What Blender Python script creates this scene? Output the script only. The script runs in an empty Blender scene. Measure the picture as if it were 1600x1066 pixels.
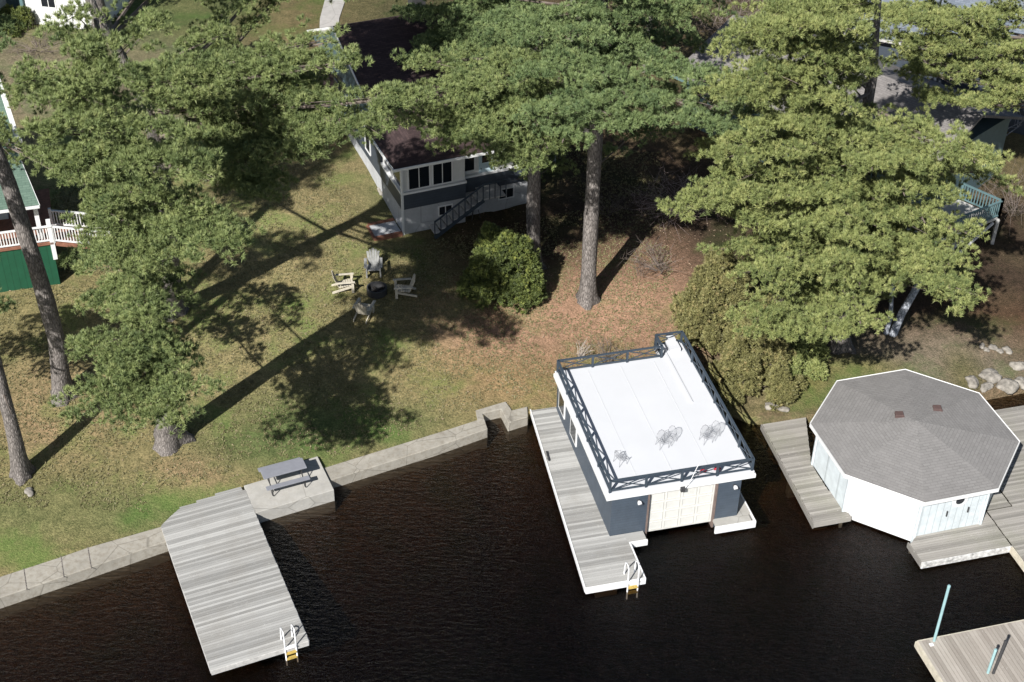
import bpy, math, random
import numpy as np
from mathutils import Vector, Matrix
random.seed(7); RNG = np.random.default_rng(11)
S = bpy.context.scene
COL = S.collection

# ------------------------------------------------------------------ camera
PITCH, ROLL, FPX, ZC = math.radians(36.91), math.radians(1.01), 2300.0, 42.7
f_ = np.array([0, math.cos(PITCH), -math.sin(PITCH)])
_r = np.array([1.0, 0, 0]); _u = np.cross(_r, f_)
r_ = math.cos(ROLL)*_r + math.sin(ROLL)*_u
u_ = -math.sin(ROLL)*_r + math.cos(ROLL)*_u
cam = bpy.data.cameras.new('camera'); co = bpy.data.objects.new('camera', cam); COL.objects.link(co)
m = Matrix.Identity(4)
for i in range(3):
    m[i][0] = r_[i]; m[i][1] = u_[i]; m[i][2] = -f_[i]
m[2][3] = ZC
co.matrix_world = m
cam.sensor_width = 36.0; cam.lens = 36.0*FPX/1600.0; cam.clip_end = 1500; cam.clip_start = 0.5
S.camera = co

# ------------------------------------------------------------------ light
SH_AZ, SUN_EL = math.radians(62), math.radians(40)      # the way shadows fall, and the height of the sun
sd = Vector((-math.cos(SH_AZ)*math.cos(SUN_EL), -math.sin(SH_AZ)*math.cos(SUN_EL), math.sin(SUN_EL)))
w = bpy.data.worlds.new('World'); S.world = w; w.use_nodes = True
nt = w.node_tree; nt.nodes.clear()
sky = nt.nodes.new('ShaderNodeTexSky'); sky.sky_type = 'NISHITA'; sky.sun_disc = False
sky.sun_elevation = SUN_EL; sky.sun_rotation = math.atan2(sd.x, sd.y)
bg = nt.nodes.new('ShaderNodeBackground'); bg.inputs[1].default_value = 0.05
wo = nt.nodes.new('ShaderNodeOutputWorld')
nt.links.new(sky.outputs[0], bg.inputs[0]); nt.links.new(bg.outputs[0], wo.inputs[0])
sl = bpy.data.lights.new('sun', 'SUN'); sl.energy = 5.0; sl.angle = math.radians(0.5); sl.color = (1, .975, .94)
so = bpy.data.objects.new('sun', sl); COL.objects.link(so); so.location = (-20, -40, 60)
so.rotation_euler = sd.to_track_quat('Z', 'Y').to_euler()
S.view_settings.view_transform = 'Standard'; S.view_settings.look = 'None'
S.view_settings.exposure = 0.6; S.view_settings.gamma = 1.0
S.view_settings.use_curve_mapping = False

# ------------------------------------------------------------------ positions: photo sight line -> world point
def W(x, y, z=0.0):
    d = f_*FPX + r_*(x-800) + u_*(533-y); t = (z-ZC)/d[2]
    return np.array([0, 0, ZC]) + d*t
def WY(x, y, Y):                                   # sight line meets the upright plane at depth Y
    d = f_*FPX + r_*(x-800) + u_*(533-y); t = Y/d[1]
    return np.array([0, 0, ZC]) + d*t
def pxm(P): return FPX/float((np.asarray(P)-[0, 0, ZC]) @ f_)   # pixels per metre at P
BO, BA = np.array([4.10, 43.15]), math.radians(14.3)      # boathouse corner and heading
OC, OA = np.array([16.99, 47.38]), math.radians(15)
DO, DA = np.array([-10.80, 35.69]), math.radians(24)
HO, HA = np.array([-5.66, 63.55]), math.radians(22.9)
def toW(o, a, x, y): return np.array([o[0]+x*math.cos(a)-y*math.sin(a), o[1]+x*math.sin(a)+y*math.cos(a)])
_sp = [W(-600, 1140, .45)[:2], W(0, 912, .45)[:2], W(256, 830, .45)[:2], W(395, 790, .45)[:2], W(450, 768, .45)[:2], W(515, 742, .45)[:2],
       W(750, 662, .45)[:2], W(751, 643, .45)[:2], W(787, 633, .45)[:2], W(797, 650, .45)[:2], W(828, 643, .45)[:2], toW(BO, BA, .7, 8.5), toW(BO, BA, 5.9, 8.8), W(1175, 652, .45)[:2],
       W(1270, 648, .45)[:2], W(1420, 640, .45)[:2], W(1530, 616, .45)[:2], W(1600, 603, .45)[:2], W(2200, 500, .45)[:2]]
_sx = np.array([q[0] for q in _sp]); _sy = np.array([q[1] for q in _sp])
def shore(x): return np.interp(x, _sx, _sy)
def T(x, y):
    t = y - shore(x)
    z = .40 + .02*np.clip(t, 0, .6) + .085*np.clip(t-.6, 0, 22) + .03*np.clip(t-22, 0, 80)
    z = z + .05*np.sin(x*.45+1)*np.clip(t/8, 0, 1)*np.sin(y*.31) 
    return np.where(t < 0, -.35 + .22*np.maximum(t, -14), z)
def G(x, y):                                       # sight line meets the ground
    z = 1.0
    for _ in range(12):
        P = W(x, y, z); z = float(T(P[0], P[1]))
    return np.array([P[0], P[1], z])

# ------------------------------------------------------------------ materials
MATS = {}
def newmat(name):
    mt = bpy.data.materials.new(name); mt.use_nodes = True; n = mt.node_tree; n.nodes.clear()
    o = n.nodes.new('ShaderNodeOutputMaterial'); b = n.nodes.new('ShaderNodeBsdfPrincipled')
    n.links.new(b.outputs[0], o.inputs[0]); MATS[name] = mt
    return mt, n, b, o
def coord(n, scale, which='Object', rot=0):
    tc = n.nodes.new('ShaderNodeTexCoord'); mp = n.nodes.new('ShaderNodeMapping')
    mp.inputs['Scale'].default_value = scale if isinstance(scale, tuple) else (scale,)*3
    mp.inputs['Rotation'].default_value = (0, 0, rot)
    n.links.new(tc.outputs[which], mp.inputs[0]); return mp.outputs[0]
def noise(n, vec, sc, det=4, rough=.6):
    t = n.nodes.new('ShaderNodeTexNoise'); t.inputs['Scale'].default_value = sc; t.inputs['Detail'].default_value = det
    t.inputs['Roughness'].default_value = rough; n.links.new(vec, t.inputs['Vector']); return t.outputs['Fac']
def ramp(n, fac, stops):
    r = n.nodes.new('ShaderNodeValToRGB'); e = r.color_ramp.elements
    while len(e) < len(stops): e.new(.5)
    for k, (p, c) in enumerate(stops): e[k].position = p; e[k].color = (*c, 1)
    n.links.new(fac, r.inputs[0]); return r.outputs[0]
def mixc(n, fac, a, b, mode='MIX'):
    x = n.nodes.new('ShaderNodeMix'); x.data_type = 'RGBA'; x.blend_type = mode
    for s, v in ((0, fac), (6, a), (7, b)):
        if hasattr(v, 'is_output') or hasattr(v, 'links'): n.links.new(v, x.inputs[s])
        elif s == 0: x.inputs[0].default_value = v
        else: x.inputs[s].default_value = (*v, 1)
    return x.outputs[2]
def attr(n, name, out='Fac'):
    a = n.nodes.new('ShaderNodeAttribute'); a.attribute_name = name; return a.outputs[out]
def bump(n, b, h, st, dist=.05):
    x = n.nodes.new('ShaderNodeBump'); x.inputs['Strength'].default_value = st; x.inputs['Distance'].default_value = dist
    n.links.new(h, x.inputs['Height']); n.links.new(x.outputs[0], b.inputs['Normal'])
def simple(name, c, rough=.6, var=.15, sc=3., metal=0., bmp=0., stretch=(1, 1, 1)):
    if name in MATS: return MATS[name]
    mt, n, b, o = newmat(name)
    v = coord(n, stretch); f = noise(n, v, sc, 5)
    lo = tuple(k*(1-var) for k in c); hi = tuple(min(1, k*(1+var)) for k in c)
    col = ramp(n, f, [(.3, lo), (.7, hi)])
    n.links.new(col, b.inputs['Base Color']); b.inputs['Roughness'].default_value = rough; b.inputs['Metallic'].default_value = metal
    b.inputs['Specular IOR Level'].default_value = .3
    if bmp: bump(n, b, noise(n, v, sc*6, 4), bmp, .02)
    return mt
def wood(name, a, b_, rough=.8, axis=0, grime=(.1, .1, .08), gr=.35):
    mt, n, b, o = newmat(name)
    st = (.6, 9, 9) if axis == 0 else (9, .6, 9)
    v = coord(n, st); f = noise(n, v, 2.2, 6, .65)
    vr = attr(n, 'var')
    mm = n.nodes.new('ShaderNodeMath'); mm.operation = 'MULTIPLY_ADD'; n.links.new(vr, mm.inputs[0]); mm.inputs[1].default_value = .62
    m2 = n.nodes.new('ShaderNodeMath'); m2.operation = 'MULTIPLY'; n.links.new(f, m2.inputs[0]); m2.inputs[1].default_value = .5
    n.links.new(m2.outputs[0], mm.inputs[2])
    col = ramp(n, mm.outputs[0], [(.12, a), (.85, b_)])
    g = noise(n, coord(n, 1.), .55, 6, .65)
    col = mixc(n, ramp(n, g, [(.48, (0, 0, 0)), (.75, (gr,)*3)]), col, grime)
    s = noise(n, coord(n, 1.), 9, 3, .6)
    col = mixc(n, ramp(n, s, [(.64, (0, 0, 0)), (.72, (.35,)*3)]), col, (.55, .54, .5))
    n.links.new(col, b.inputs['Base Color']); b.inputs['Roughness'].default_value = rough
    b.inputs['Specular IOR Level'].default_value = .25
    bump(n, b, f, .5, .01); return mt
def concrete(name, c, dark):
    mt, n, b, o = newmat(name); v = coord(n, 1.)
    col = ramp(n, noise(n, v, 1.1, 8, .7), [(.3, tuple(k*.72 for k in c)), (.62, c)])
    st = noise(n, v, 5, 6, .7); col = mixc(n, ramp(n, st, [(.46, (0, 0, 0)), (.7, (.65,)*3)]), col, dark)
    ck = n.nodes.new('ShaderNodeTexVoronoi'); ck.feature = 'DISTANCE_TO_EDGE'; ck.inputs['Scale'].default_value = .55; n.links.new(v, ck.inputs[0])
    col = mixc(n, ramp(n, ck.outputs['Distance'], [(.0, (.55,)*3), (.012, (0, 0, 0))]), col, tuple(k*.35 for k in dark))
    n.links.new(col, b.inputs['Base Color']); b.inputs['Roughness'].default_value = .9; bump(n, b, st, .3, .02); return mt
def siding(name, c, pitch=.16, vertical=False, rough=.55):
    mt, n, b, o = newmat(name)
    v = coord(n, 1.); wv = n.nodes.new('ShaderNodeTexWave'); wv.wave_type = 'BANDS'; wv.bands_direction = 'X' if vertical else 'Z'
    wv.wave_profile = 'SAW'; wv.inputs['Scale'].default_value = 2*math.pi/(pitch*20); n.links.new(v, wv.inputs[0])
    line = ramp(n, wv.outputs['Fac'], [(0, (.62,)*3), (.14, (1, 1, 1))])
    f = noise(n, v, 2.5, 5); base = ramp(n, f, [(.3, tuple(k*.88 for k in c)), (.7, tuple(min(1, k*1.12) for k in c))])
    n.links.new(mixc(n, 1., base, line, 'MULTIPLY'), b.inputs['Base Color']); b.inputs['Roughness'].default_value = rough
    bump(n, b, wv.outputs['Fac'], .35, .02); return mt
def shingles(name, a, b_, sc=3.2, rows=.14):
    mt, n, b, o = newmat(name)
    br = n.nodes.new('ShaderNodeTexBrick'); v = coord(n, 1., 'UV'); n.links.new(v, br.inputs[0])
    br.inputs['Scale'].default_value = 1; br.inputs['Brick Width'].default_value = .32; br.inputs['Row Height'].default_value = rows
    br.inputs['Mortar Size'].default_value = .012; br.inputs['Color1'].default_value = (*a, 1); br.inputs['Color2'].default_value = (*b_, 1)
    br.inputs['Mortar'].default_value = tuple(k*.78 for k in a)+(1,); br.inputs['Bias'].default_value = 0
    f = noise(n, coord(n, 1.), sc, 6, .7)
    col = mixc(n, ramp(n, f, [(.35, (0, 0, 0)), (.7, (.6,)*3)]), br.outputs['Color'], tuple((p+q)*.5*1.15 for p, q in zip(a, b_)))
    n.links.new(col, b.inputs['Base Color']); b.inputs['Roughness'].default_value = .92; b.inputs['Specular IOR Level'].default_value = .2
    bump(n, b, f, .35, .02); return mt
def foliage(name, dark, lite, tip):
    mt, n, b, o = newmat(name)
    c = ramp(n, attr(n, 'var'), [(.0, dark), (.6, lite), (1., tip)])
    f = noise(n, coord(n, 1., 'Object'), .5, 3)
    c = mixc(n, ramp(n, f, [(.35, (0, 0, 0)), (.7, (.5,)*3)]), c, lite)
    n.links.new(c, b.inputs['Base Color']); b.inputs['Roughness'].default_value = .55; b.inputs['Specular IOR Level'].default_value = .35
    tr = n.nodes.new('ShaderNodeBsdfTranslucent'); n.links.new(c, tr.inputs[0])
    mx = n.nodes.new('ShaderNodeMixShader'); mx.inputs[0].default_value = .1
    n.links.new(b.outputs[0], mx.inputs[1]); n.links.new(tr.outputs[0], mx.inputs[2]); n.links.new(mx.outputs[0], o.inputs[0]); return mt
def bark(name, a, b_):
    mt, n, b, o = newmat(name)
    v = coord(n, (7, 7, 1.6)); f = noise(n, v, 1.6, 7, .72)
    vo = n.nodes.new('ShaderNodeTexVoronoi'); vo.inputs['Scale'].default_value = 2.2; vo.feature = 'DISTANCE_TO_EDGE'; n.links.new(v, vo.inputs[0])
    k = ramp(n, vo.outputs['Distance'], [(.0, (.35,)*3), (.25, (1, 1, 1))])
    col = mixc(n, 1., ramp(n, f, [(.3, a), (.7, b_)]), k, 'MULTIPLY')
    n.links.new(col, b.inputs['Base Color']); b.inputs['Roughness'].default_value = .95; b.inputs['Specular IOR Level'].default_value = .15
    bump(n, b, vo.outputs['Distance'], .7, .06); return mt

M_DECK = wood('weathered_deck', (.19, .187, .178), (.43, .425, .405), gr=.4, grime=(.22, .2, .17))
M_DECKB = wood('weathered_deck_brown', (.165, .155, .14), (.345, .325, .295), gr=.55, grime=(.22, .22, .16))
M_DECKC = wood('weathered_deck_lengthwise', (.24, .215, .185), (.40, .365, .32), axis=1, grime=(.24, .2, .17))
M_WHITE = simple('white_paint', (.70, .70, .69), .5, .05, 2.)
M_ROOFW = simple('white_roof_membrane', (.58, .59, .61), .45, .025, .6)
M_RAIL = simple('dark_blue_paint', (.045, .06, .078), .5, .15, 3.)
M_NAVY = siding('navy_siding', (.058, .076, .100), .14)
M_NAVY2 = siding('slate_siding_dark', (.05, .062, .08), .16)
M_CONC = concrete('concrete', (.36, .335, .285), (.19, .16, .12))
M_SLAB = concrete('pale_concrete', (.43, .415, .38), (.34, .32, .28))
M_METAL = simple('white_metal', (.78, .78, .78), .35, .04, 2., .0)
M_YELL = simple('algae_stained_step', (.42, .30, .08), .7, .4, 12.)
M_OCT = siding('pale_blue_siding', (.53, .58, .60), .3, True, .6)
M_OCTW = simple('white_panel', (.64, .64, .63), .6, .05, 1.5)
M_OCTR = shingles('grey_shingles', (.185, .178, .172), (.22, .212, .205), 1.6)
M_BROWNR = shingles('brown_shingles', (.035, .024, .024), (.07, .047, .045))
M_GREYR = shingles('weathered_grey_roofing', (.14, .13, .125), (.22, .205, .195), 1.2)
M_SLATER = shingles('slate_shingles', (.11, .13, .155), (.18, .205, .24), 2.)
M_GREENR = shingles('green_shingles', (.09, .14, .11), (.13, .19, .15))
M_GREEN = siding('green_boards', (.010, .075, .038), .3, True)
M_TEAL = siding('grey_teal_siding', (.085, .135, .15), .2, True)
M_TEALP = simple('teal_paint', (.11, .18, .19), .5, .12, 4.)
M_POLE = simple('teal_pole_paint', (.27, .42, .43), .45, .12, 4.)
M_DARKM = simple('dark_metal', (.05, .05, .052), .5, .2, 4.)
M_GLASS, n, b, o = newmat('window_glass'); b.inputs['Base Color'].default_value = (.012, .015, .02, 1); b.inputs['Roughness'].default_value = .06
M_TAN = simple('light_painted_wood', (.50, .455, .36), .7, .18, 5.)
M_GREYP = simple('grey_plastic', (.215, .22, .245), .55, .08, 4.)
M_GREYW = simple('grey_weathered_wood', (.45, .44, .42), .75, .2, 6.)
M_BRICK = simple('red_brown_timber', (.22, .10, .065), .8, .3, 5.)
M_ROCK = simple('pale_boulder', (.25, .23, .20), .9, .55, 3., 0, .8)
M_DOOR = simple('pale_blue_door', (.48, .60, .65), .5, .05, 2.)
M_RED = simple('red_cloth', (.45, .03, .05), .7, .2, 5.)
M_BLUEC = simple('blue_cloth', (.03, .12, .35), .7, .2, 5.)
M_PARGE = concrete('grey_parging', (.46, .47, .48), (.36, .36, .36))
M_PATH = concrete('path_concrete', (.42, .40, .37), (.36, .33, .3))
M_BARK = bark('pine_bark', (.13, .115, .105), (.36, .325, .30))
M_TWIG = simple('grey_brown_twigs', (.16, .13, .11), .9, .25, 4.)
M_TWIGL = simple('pale_bare_twigs', (.38, .33, .29), .9, .25, 4.)
M_BIRCH = bark('birch_bark', (.30, .33, .38), (.62, .64, .68))
M_PINE = foliage('pine_needles', (.08, .12, .045), (.245, .295, .11), (.40, .43, .18))
M_PINEY = foliage('yellow_green_pine_needles', (.10, .14, .05), (.29, .325, .115), (.44, .44, .18))
M_PINED = foliage('dark_pine_needles', (.07, .115, .05), (.21, .275, .11), (.34, .40, .17))
M_CEDAR = foliage('bronze_cedar_foliage', (.09, .085, .035), (.25, .24, .095), (.42, .33, .16))
M_BUSH = foliage('dark_evergreen_foliage', (.035, .05, .02), (.14, .175, .05), (.38, .40, .10))

# ground material: colour zones are vertex colours of what grows there, forest floor with painted shade, broken up by noise
M_GROUND, n, b, o = newmat('lawn_ground')
v = coord(n, 1.)
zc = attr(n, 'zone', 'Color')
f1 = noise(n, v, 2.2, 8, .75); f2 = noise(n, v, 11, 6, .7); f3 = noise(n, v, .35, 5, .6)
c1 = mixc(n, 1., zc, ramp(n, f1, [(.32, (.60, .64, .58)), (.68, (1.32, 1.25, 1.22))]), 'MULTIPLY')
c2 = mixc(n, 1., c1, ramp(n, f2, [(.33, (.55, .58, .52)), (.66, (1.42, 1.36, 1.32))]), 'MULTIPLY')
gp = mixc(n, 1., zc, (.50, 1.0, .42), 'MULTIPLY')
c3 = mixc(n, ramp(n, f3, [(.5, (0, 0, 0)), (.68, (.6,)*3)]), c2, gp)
vo = n.nodes.new('ShaderNodeTexVoronoi'); vo.inputs['Scale'].default_value = 2.6; n.links.new(v, vo.inputs[0])
c4 = mixc(n, ramp(n, vo.outputs['Distance'], [(.0, (.75,)*3), (.11, (0, 0, 0))]), c3, (.36, .27, .17))
n.links.new(c4, b.inputs['Base Color']); b.inputs['Roughness'].default_value = .95; b.inputs['Specular IOR Level'].default_value = .1
f4 = noise(n, v, 34, 4, .7)
c5 = mixc(n, 1., c4, ramp(n, f4, [(.34, (.62, .64, .6)), (.64, (1.3, 1.27, 1.25))]), 'MULTIPLY'); n.links.new(c5, b.inputs['Base Color'])
bump(n, b, f2, 1., .09)

M_WATER = bpy.data.materials.new('tannin_water'); M_WATER.use_nodes = True; n = M_WATER.node_tree; n.nodes.clear()
o = n.nodes.new('ShaderNodeOutputMaterial'); tp = n.nodes.new('ShaderNodeBsdfTransparent'); gl = n.nodes.new('ShaderNodeBsdfGlossy')
tp.inputs[0].default_value = (.56, .50, .42, 1); gl.inputs['Roughness'].default_value = .04
fr = n.nodes.new('ShaderNodeFresnel'); fr.inputs[0].default_value = 1.33; mx = n.nodes.new('ShaderNodeMixShader')
v = coord(n, (1., 2.2, 1.), rot=.25); h = noise(n, v, 2.4, 6, .66)
bp = n.nodes.new('ShaderNodeBump'); bp.inputs['Strength'].default_value = .9; bp.inputs['Distance'].default_value = .10
n.links.new(h, bp.inputs['Height']); n.links.new(bp.outputs[0], gl.inputs['Normal']); n.links.new(bp.outputs[0], fr.inputs['Normal'])
n.links.new(fr.outputs[0], mx.inputs[0]); n.links.new(tp.outputs[0], mx.inputs[1]); n.links.new(gl.outputs[0], mx.inputs[2]); n.links.new(mx.outputs[0], o.inputs[0])
va = n.nodes.new('ShaderNodeVolumeAbsorption'); va.inputs[0].default_value = (.56, .44, .33, 1); va.inputs[1].default_value = .62
n.links.new(va.outputs[0], o.inputs['Volume'])

# ------------------------------------------------------------------ mesh helpers
class MB:
    def __init__(s): s.v = []; s.f = []; s.var = []; s.smooth = False
    def add(s, vs, fs, var=None):
        k = len(s.v); s.v += [tuple(map(float, p)) for p in vs]; s.f += [tuple(i+k for i in q) for q in fs]
        var = random.random() if var is None else var; s.var += [var]*len(fs); return s
    def hexa(s, p, var=None):
        s.add(p, [(0, 3, 2, 1), (4, 5, 6, 7), (0, 1, 5, 4), (1, 2, 6, 5), (2, 3, 7, 6), (3, 0, 4, 7)], var); return s
    def box(s, x0, x1, y0, y1, z0, z1, var=None):
        s.hexa([(x0, y0, z0), (x1, y0, z0), (x1, y1, z0), (x0, y1, z0), (x0, y0, z1), (x1, y0, z1), (x1, y1, z1), (x0, y1, z1)], var); return s
    def bar(s, a, b, wd, ht=None, var=None, up=(0, 0, 1)):     # rectangular bar between two points
        ht = ht or wd; a = Vector(a); b = Vector(b); d = (b-a).normalized(); up = Vector(up)
        if abs(d.dot(up)) > .98: up = Vector((0, 1, 0))
        sx = d.cross(up).normalized()*wd/2; sz = sx.cross(d).normalized()*ht/2
        s.hexa([a-sx-sz, a+sx-sz, b+sx-sz, b-sx-sz, a-sx+sz, a+sx+sz, b+sx+sz, b-sx+sz], var); return s
    def prism(s, poly, z0, z1, var=None):                      # poly counter-clockwise
        k = len(poly); zt = z1 if hasattr(z1, '__len__') else [z1]*k; zb = z0 if hasattr(z0, '__len__') else [z0]*k
        s.add([(p[0], p[1], q) for p, q in zip(poly, zb)]+[(p[0], p[1], q) for p, q in zip(poly, zt)],
              [tuple(range(k-1, -1, -1)), tuple(range(k, 2*k))]+[(i, (i+1) % k, k+(i+1) % k, k+i) for i in range(k)], var); return s
    def tube(s, pts, rad, n=8, cap=True, var=None):
        pts = [Vector(p) for p in pts]; rad = rad if hasattr(rad, '__len__') else [rad]*len(pts)
        vs = []; up = Vector((.3, .9, .2)).normalized()
        for i, p in enumerate(pts):
            d = (pts[min(i+1, len(pts)-1)]-pts[max(i-1, 0)]).normalized()
            if abs(d.dot(up)) > .97: up = Vector((1, 0, 0))
            a = d.cross(up).normalized(); bb = d.cross(a)
            vs += [p+(a*math.cos(t)+bb*math.sin(t))*rad[i] for t in [2*math.pi*k/n for k in range(n)]]
        fs = [(i*n+k, i*n+(k+1) % n, (i+1)*n+(k+1) % n, (i+1)*n+k) for i in range(len(pts)-1) for k in range(n)]
        if cap: fs += [tuple(range(n)), tuple(range((len(pts)-1)*n+n-1, (len(pts)-1)*n-1, -1))]
        s.add(vs, fs, var); return s
    def build(s, name, mat, parent=None, bevel=0.):
        me = bpy.data.meshes.new(name); me.from_pydata(s.v, [], s.f); me.materials.append(mat)
        a = me.attributes.new('var', 'FLOAT', 'FACE'); a.data.foreach_set('value', np.array(s.var, dtype=np.float32))
        if s.smooth: me.polygons.foreach_set('use_smooth', [True]*len(s.f))
        me.update(); ob = bpy.data.objects.new(name, me); COL.objects.link(ob)
        if parent: ob.parent = parent
        if bevel:
            bv = ob.modifiers.new('bevel', 'BEVEL'); bv.width = bevel; bv.segments = 2
        return ob
def each(mb, name, mat, parent=None):              # every box of mb as an object of its own
    for i in range(len(mb.v)//8):
        q = MB(); q.hexa(mb.v[i*8:i*8+8], mb.var[i*6]); q.build(name, mat, parent)
def tag(o, label=None, cat=None, group=None, kind=None):
    if label: o['label'] = label
    if cat: o['category'] = cat
    if group: o['group'] = group
    if kind: o['kind'] = kind
    return o
def empty(name, loc, rz=0, label=None, cat=None, group=None):
    o = bpy.data.objects.new(name, None); COL.objects.link(o); o.location = tuple(map(float, loc)); o.rotation_euler = (0, 0, rz)
    o.empty_display_size = .3
    return tag(o, label, cat, group)
def copy_tree(o, parent=None):
    kids = [c for c in COL.objects if c.parent == o]
    c = o.copy(); COL.objects.link(c); c.parent = parent
    for k in kids: copy_tree(k, c)
    return c
def roofmesh(name, mat, quads, thick=.12, parent=None):       # sloped slabs with UVs in metres along the eave / up the slope
    vs, fs, uvs = [], [], []
    for q in quads:
        q = [Vector(p) for p in q]; e = (q[1]-q[0]).normalized(); nrm = (q[1]-q[0]).cross(q[2]-q[0]).normalized()
        if nrm.z < 0: nrm = -nrm
        g = nrm.cross(e).normalized(); k = len(vs); m_ = len(q)
        vs += q+[p-nrm*thick for p in q]
        fs += [tuple(k+i for i in range(m_)), tuple(k+m_+i for i in range(m_-1, -1, -1))]+[(k+i, k+m_+i, k+m_+(i+1) % m_, k+(i+1) % m_) for i in range(m_)]
        uvs += [((p-q[0]).dot(e), (p-q[0]).dot(g)) for p in q]*2
    me = bpy.data.meshes.new(name); me.from_pydata(vs, [], fs); me.materials.append(mat)
    uv = me.uv_layers.new(name='UVMap')
    for lp in me.loops: uv.data[lp.index].uv = uvs[lp.vertex_index]
    ob = bpy.data.objects.new(name, me); COL.objects.link(ob); ob.parent = parent; return ob

# ------------------------------------------------------------------ ground
xs = np.concatenate([np.linspace(-140, -34, 40), np.arange(-33.5, 36, .4), np.linspace(36.5, 150, 40)])
ts = np.concatenate([[-60, -30, -14, -10, -7], np.arange(-5, -.3, .4), [-.12, -.02, .0, .15], np.arange(.5, 50, .45), np.linspace(51, 400, 40)])
X, TT = np.meshgrid(xs, ts); Y = shore(X)+TT
Z = T(X, Y) + RNG.normal(0, .012, X.shape)
rock = np.sin(X*3.1)*np.sin(X*7.3+1)*.06
Z = np.where((TT > -.1) & (TT < .6), Z+rock, Z)
# albedo zones (what covers the ground, forest zones also darkened for shade), soft blobs placed by ground position
def zone(cx, cy, rx, ry, rot=0):
    a = math.cos(rot); s_ = math.sin(rot); dx = X-cx; dy = Y-cy
    return np.clip(1.35-np.sqrt(((dx*a+dy*s_)/rx)**2+((-dx*s_+dy*a)/ry)**2), 0, 1)
wob = np.sin(X*.9+np.sin(Y*.7)*1.5)*np.sin(Y*.8+X*.3)*.25
C = np.zeros(X.shape+(3,)); C[:] = (.235, .21, .112)
def blend(mask, c):
    mk = np.clip(mask*(1+wob), 0, 1)[..., None]; C[:] = C*(1-mk)+np.array(c)*mk
GREEN = (.105, .15, .06); RED = (.40, .255, .19); TAN = (.30, .26, .145); FOREST_SHADE = (.06, .043, .033); SOIL = (.20, .17, .135)  # forest tone is brown floor darkened further, painting in deep tree shade
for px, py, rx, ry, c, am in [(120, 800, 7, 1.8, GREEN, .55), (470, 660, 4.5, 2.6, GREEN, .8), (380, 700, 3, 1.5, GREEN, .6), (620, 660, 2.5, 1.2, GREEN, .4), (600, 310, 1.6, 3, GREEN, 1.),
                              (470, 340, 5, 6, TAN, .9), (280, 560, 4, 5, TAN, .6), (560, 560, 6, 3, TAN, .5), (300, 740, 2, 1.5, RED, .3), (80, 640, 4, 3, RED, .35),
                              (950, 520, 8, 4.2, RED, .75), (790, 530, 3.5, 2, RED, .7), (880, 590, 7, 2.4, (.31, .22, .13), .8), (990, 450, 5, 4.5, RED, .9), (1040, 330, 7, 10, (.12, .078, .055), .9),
                              (900, 300, 7, 8, FOREST_SHADE, .8), (760, 360, 4, 5, FOREST_SHADE, .6), (1300, 440, 16, 9, FOREST_SHADE, .95), (1520, 420, 12, 11, FOREST_SHADE, 1.), (1560, 520, 5, 3, (.12, .07, .045), .7),
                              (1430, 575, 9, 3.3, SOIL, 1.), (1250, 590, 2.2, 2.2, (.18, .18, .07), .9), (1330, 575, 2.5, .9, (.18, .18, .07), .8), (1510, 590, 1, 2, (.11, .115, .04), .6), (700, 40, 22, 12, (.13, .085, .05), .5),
                              (330, 30, 16, 12, GREEN, .8), (470, 60, 4, 8, (.27, .21, .12), .8), (1100, 60, 30, 22, FOREST_SHADE, .8), (40, 120, 10, 6, SOIL, .8), (250, 150, 9, 6, SOIL, .5), (930, 490, 7, 3.4, RED, .85), (1000, 440, 3.5, 4, RED, .5)]:
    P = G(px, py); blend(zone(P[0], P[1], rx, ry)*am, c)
C[TT < -.05] = (.15, .10, .065)
deep = np.clip((-TT-3)/8, 0, 1)[..., None]; C = np.where(TT[..., None] < 0, C*(1-deep)+np.array((.05, .032, .022))*deep, C)
sh = ((TT > -.15) & (TT < .5) & (X > 11)); C[sh] = (.17, .13, .09)
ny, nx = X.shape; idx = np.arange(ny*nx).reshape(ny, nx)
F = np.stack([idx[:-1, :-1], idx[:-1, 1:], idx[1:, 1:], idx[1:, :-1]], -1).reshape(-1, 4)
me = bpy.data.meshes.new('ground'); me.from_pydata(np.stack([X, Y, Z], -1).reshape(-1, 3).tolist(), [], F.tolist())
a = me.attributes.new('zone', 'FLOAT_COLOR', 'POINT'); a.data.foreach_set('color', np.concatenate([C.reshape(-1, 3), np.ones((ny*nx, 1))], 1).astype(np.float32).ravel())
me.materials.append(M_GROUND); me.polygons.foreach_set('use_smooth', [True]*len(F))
tag(COLo := bpy.data.objects.new('ground', me), kind='structure'); COL.objects.link(COLo)
wb = MB().box(-160, 160, -60, 75, -16, 0); tag(wb.build('water', M_WATER), kind='structure')
# garden path at the top
P = [G(x, y) for x, y in [(498, 75), (500, 30), (508, 0), (520, -40), (550, -90)]]; Q = [G(x, y) for x, y in [(528, 75), (530, 30), (540, 0), (560, -40), (600, -90)]]
pm = MB()
for i in range(4):
    pm.hexa([(*p[:2], p[2]-.1) for p in (P[i], Q[i], Q[i+1], P[i+1])]+[(*p[:2], p[2]+.06) for p in (P[i], Q[i], Q[i+1], P[i+1])])
tag(pm.build('path', M_PATH), kind='structure')

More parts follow.
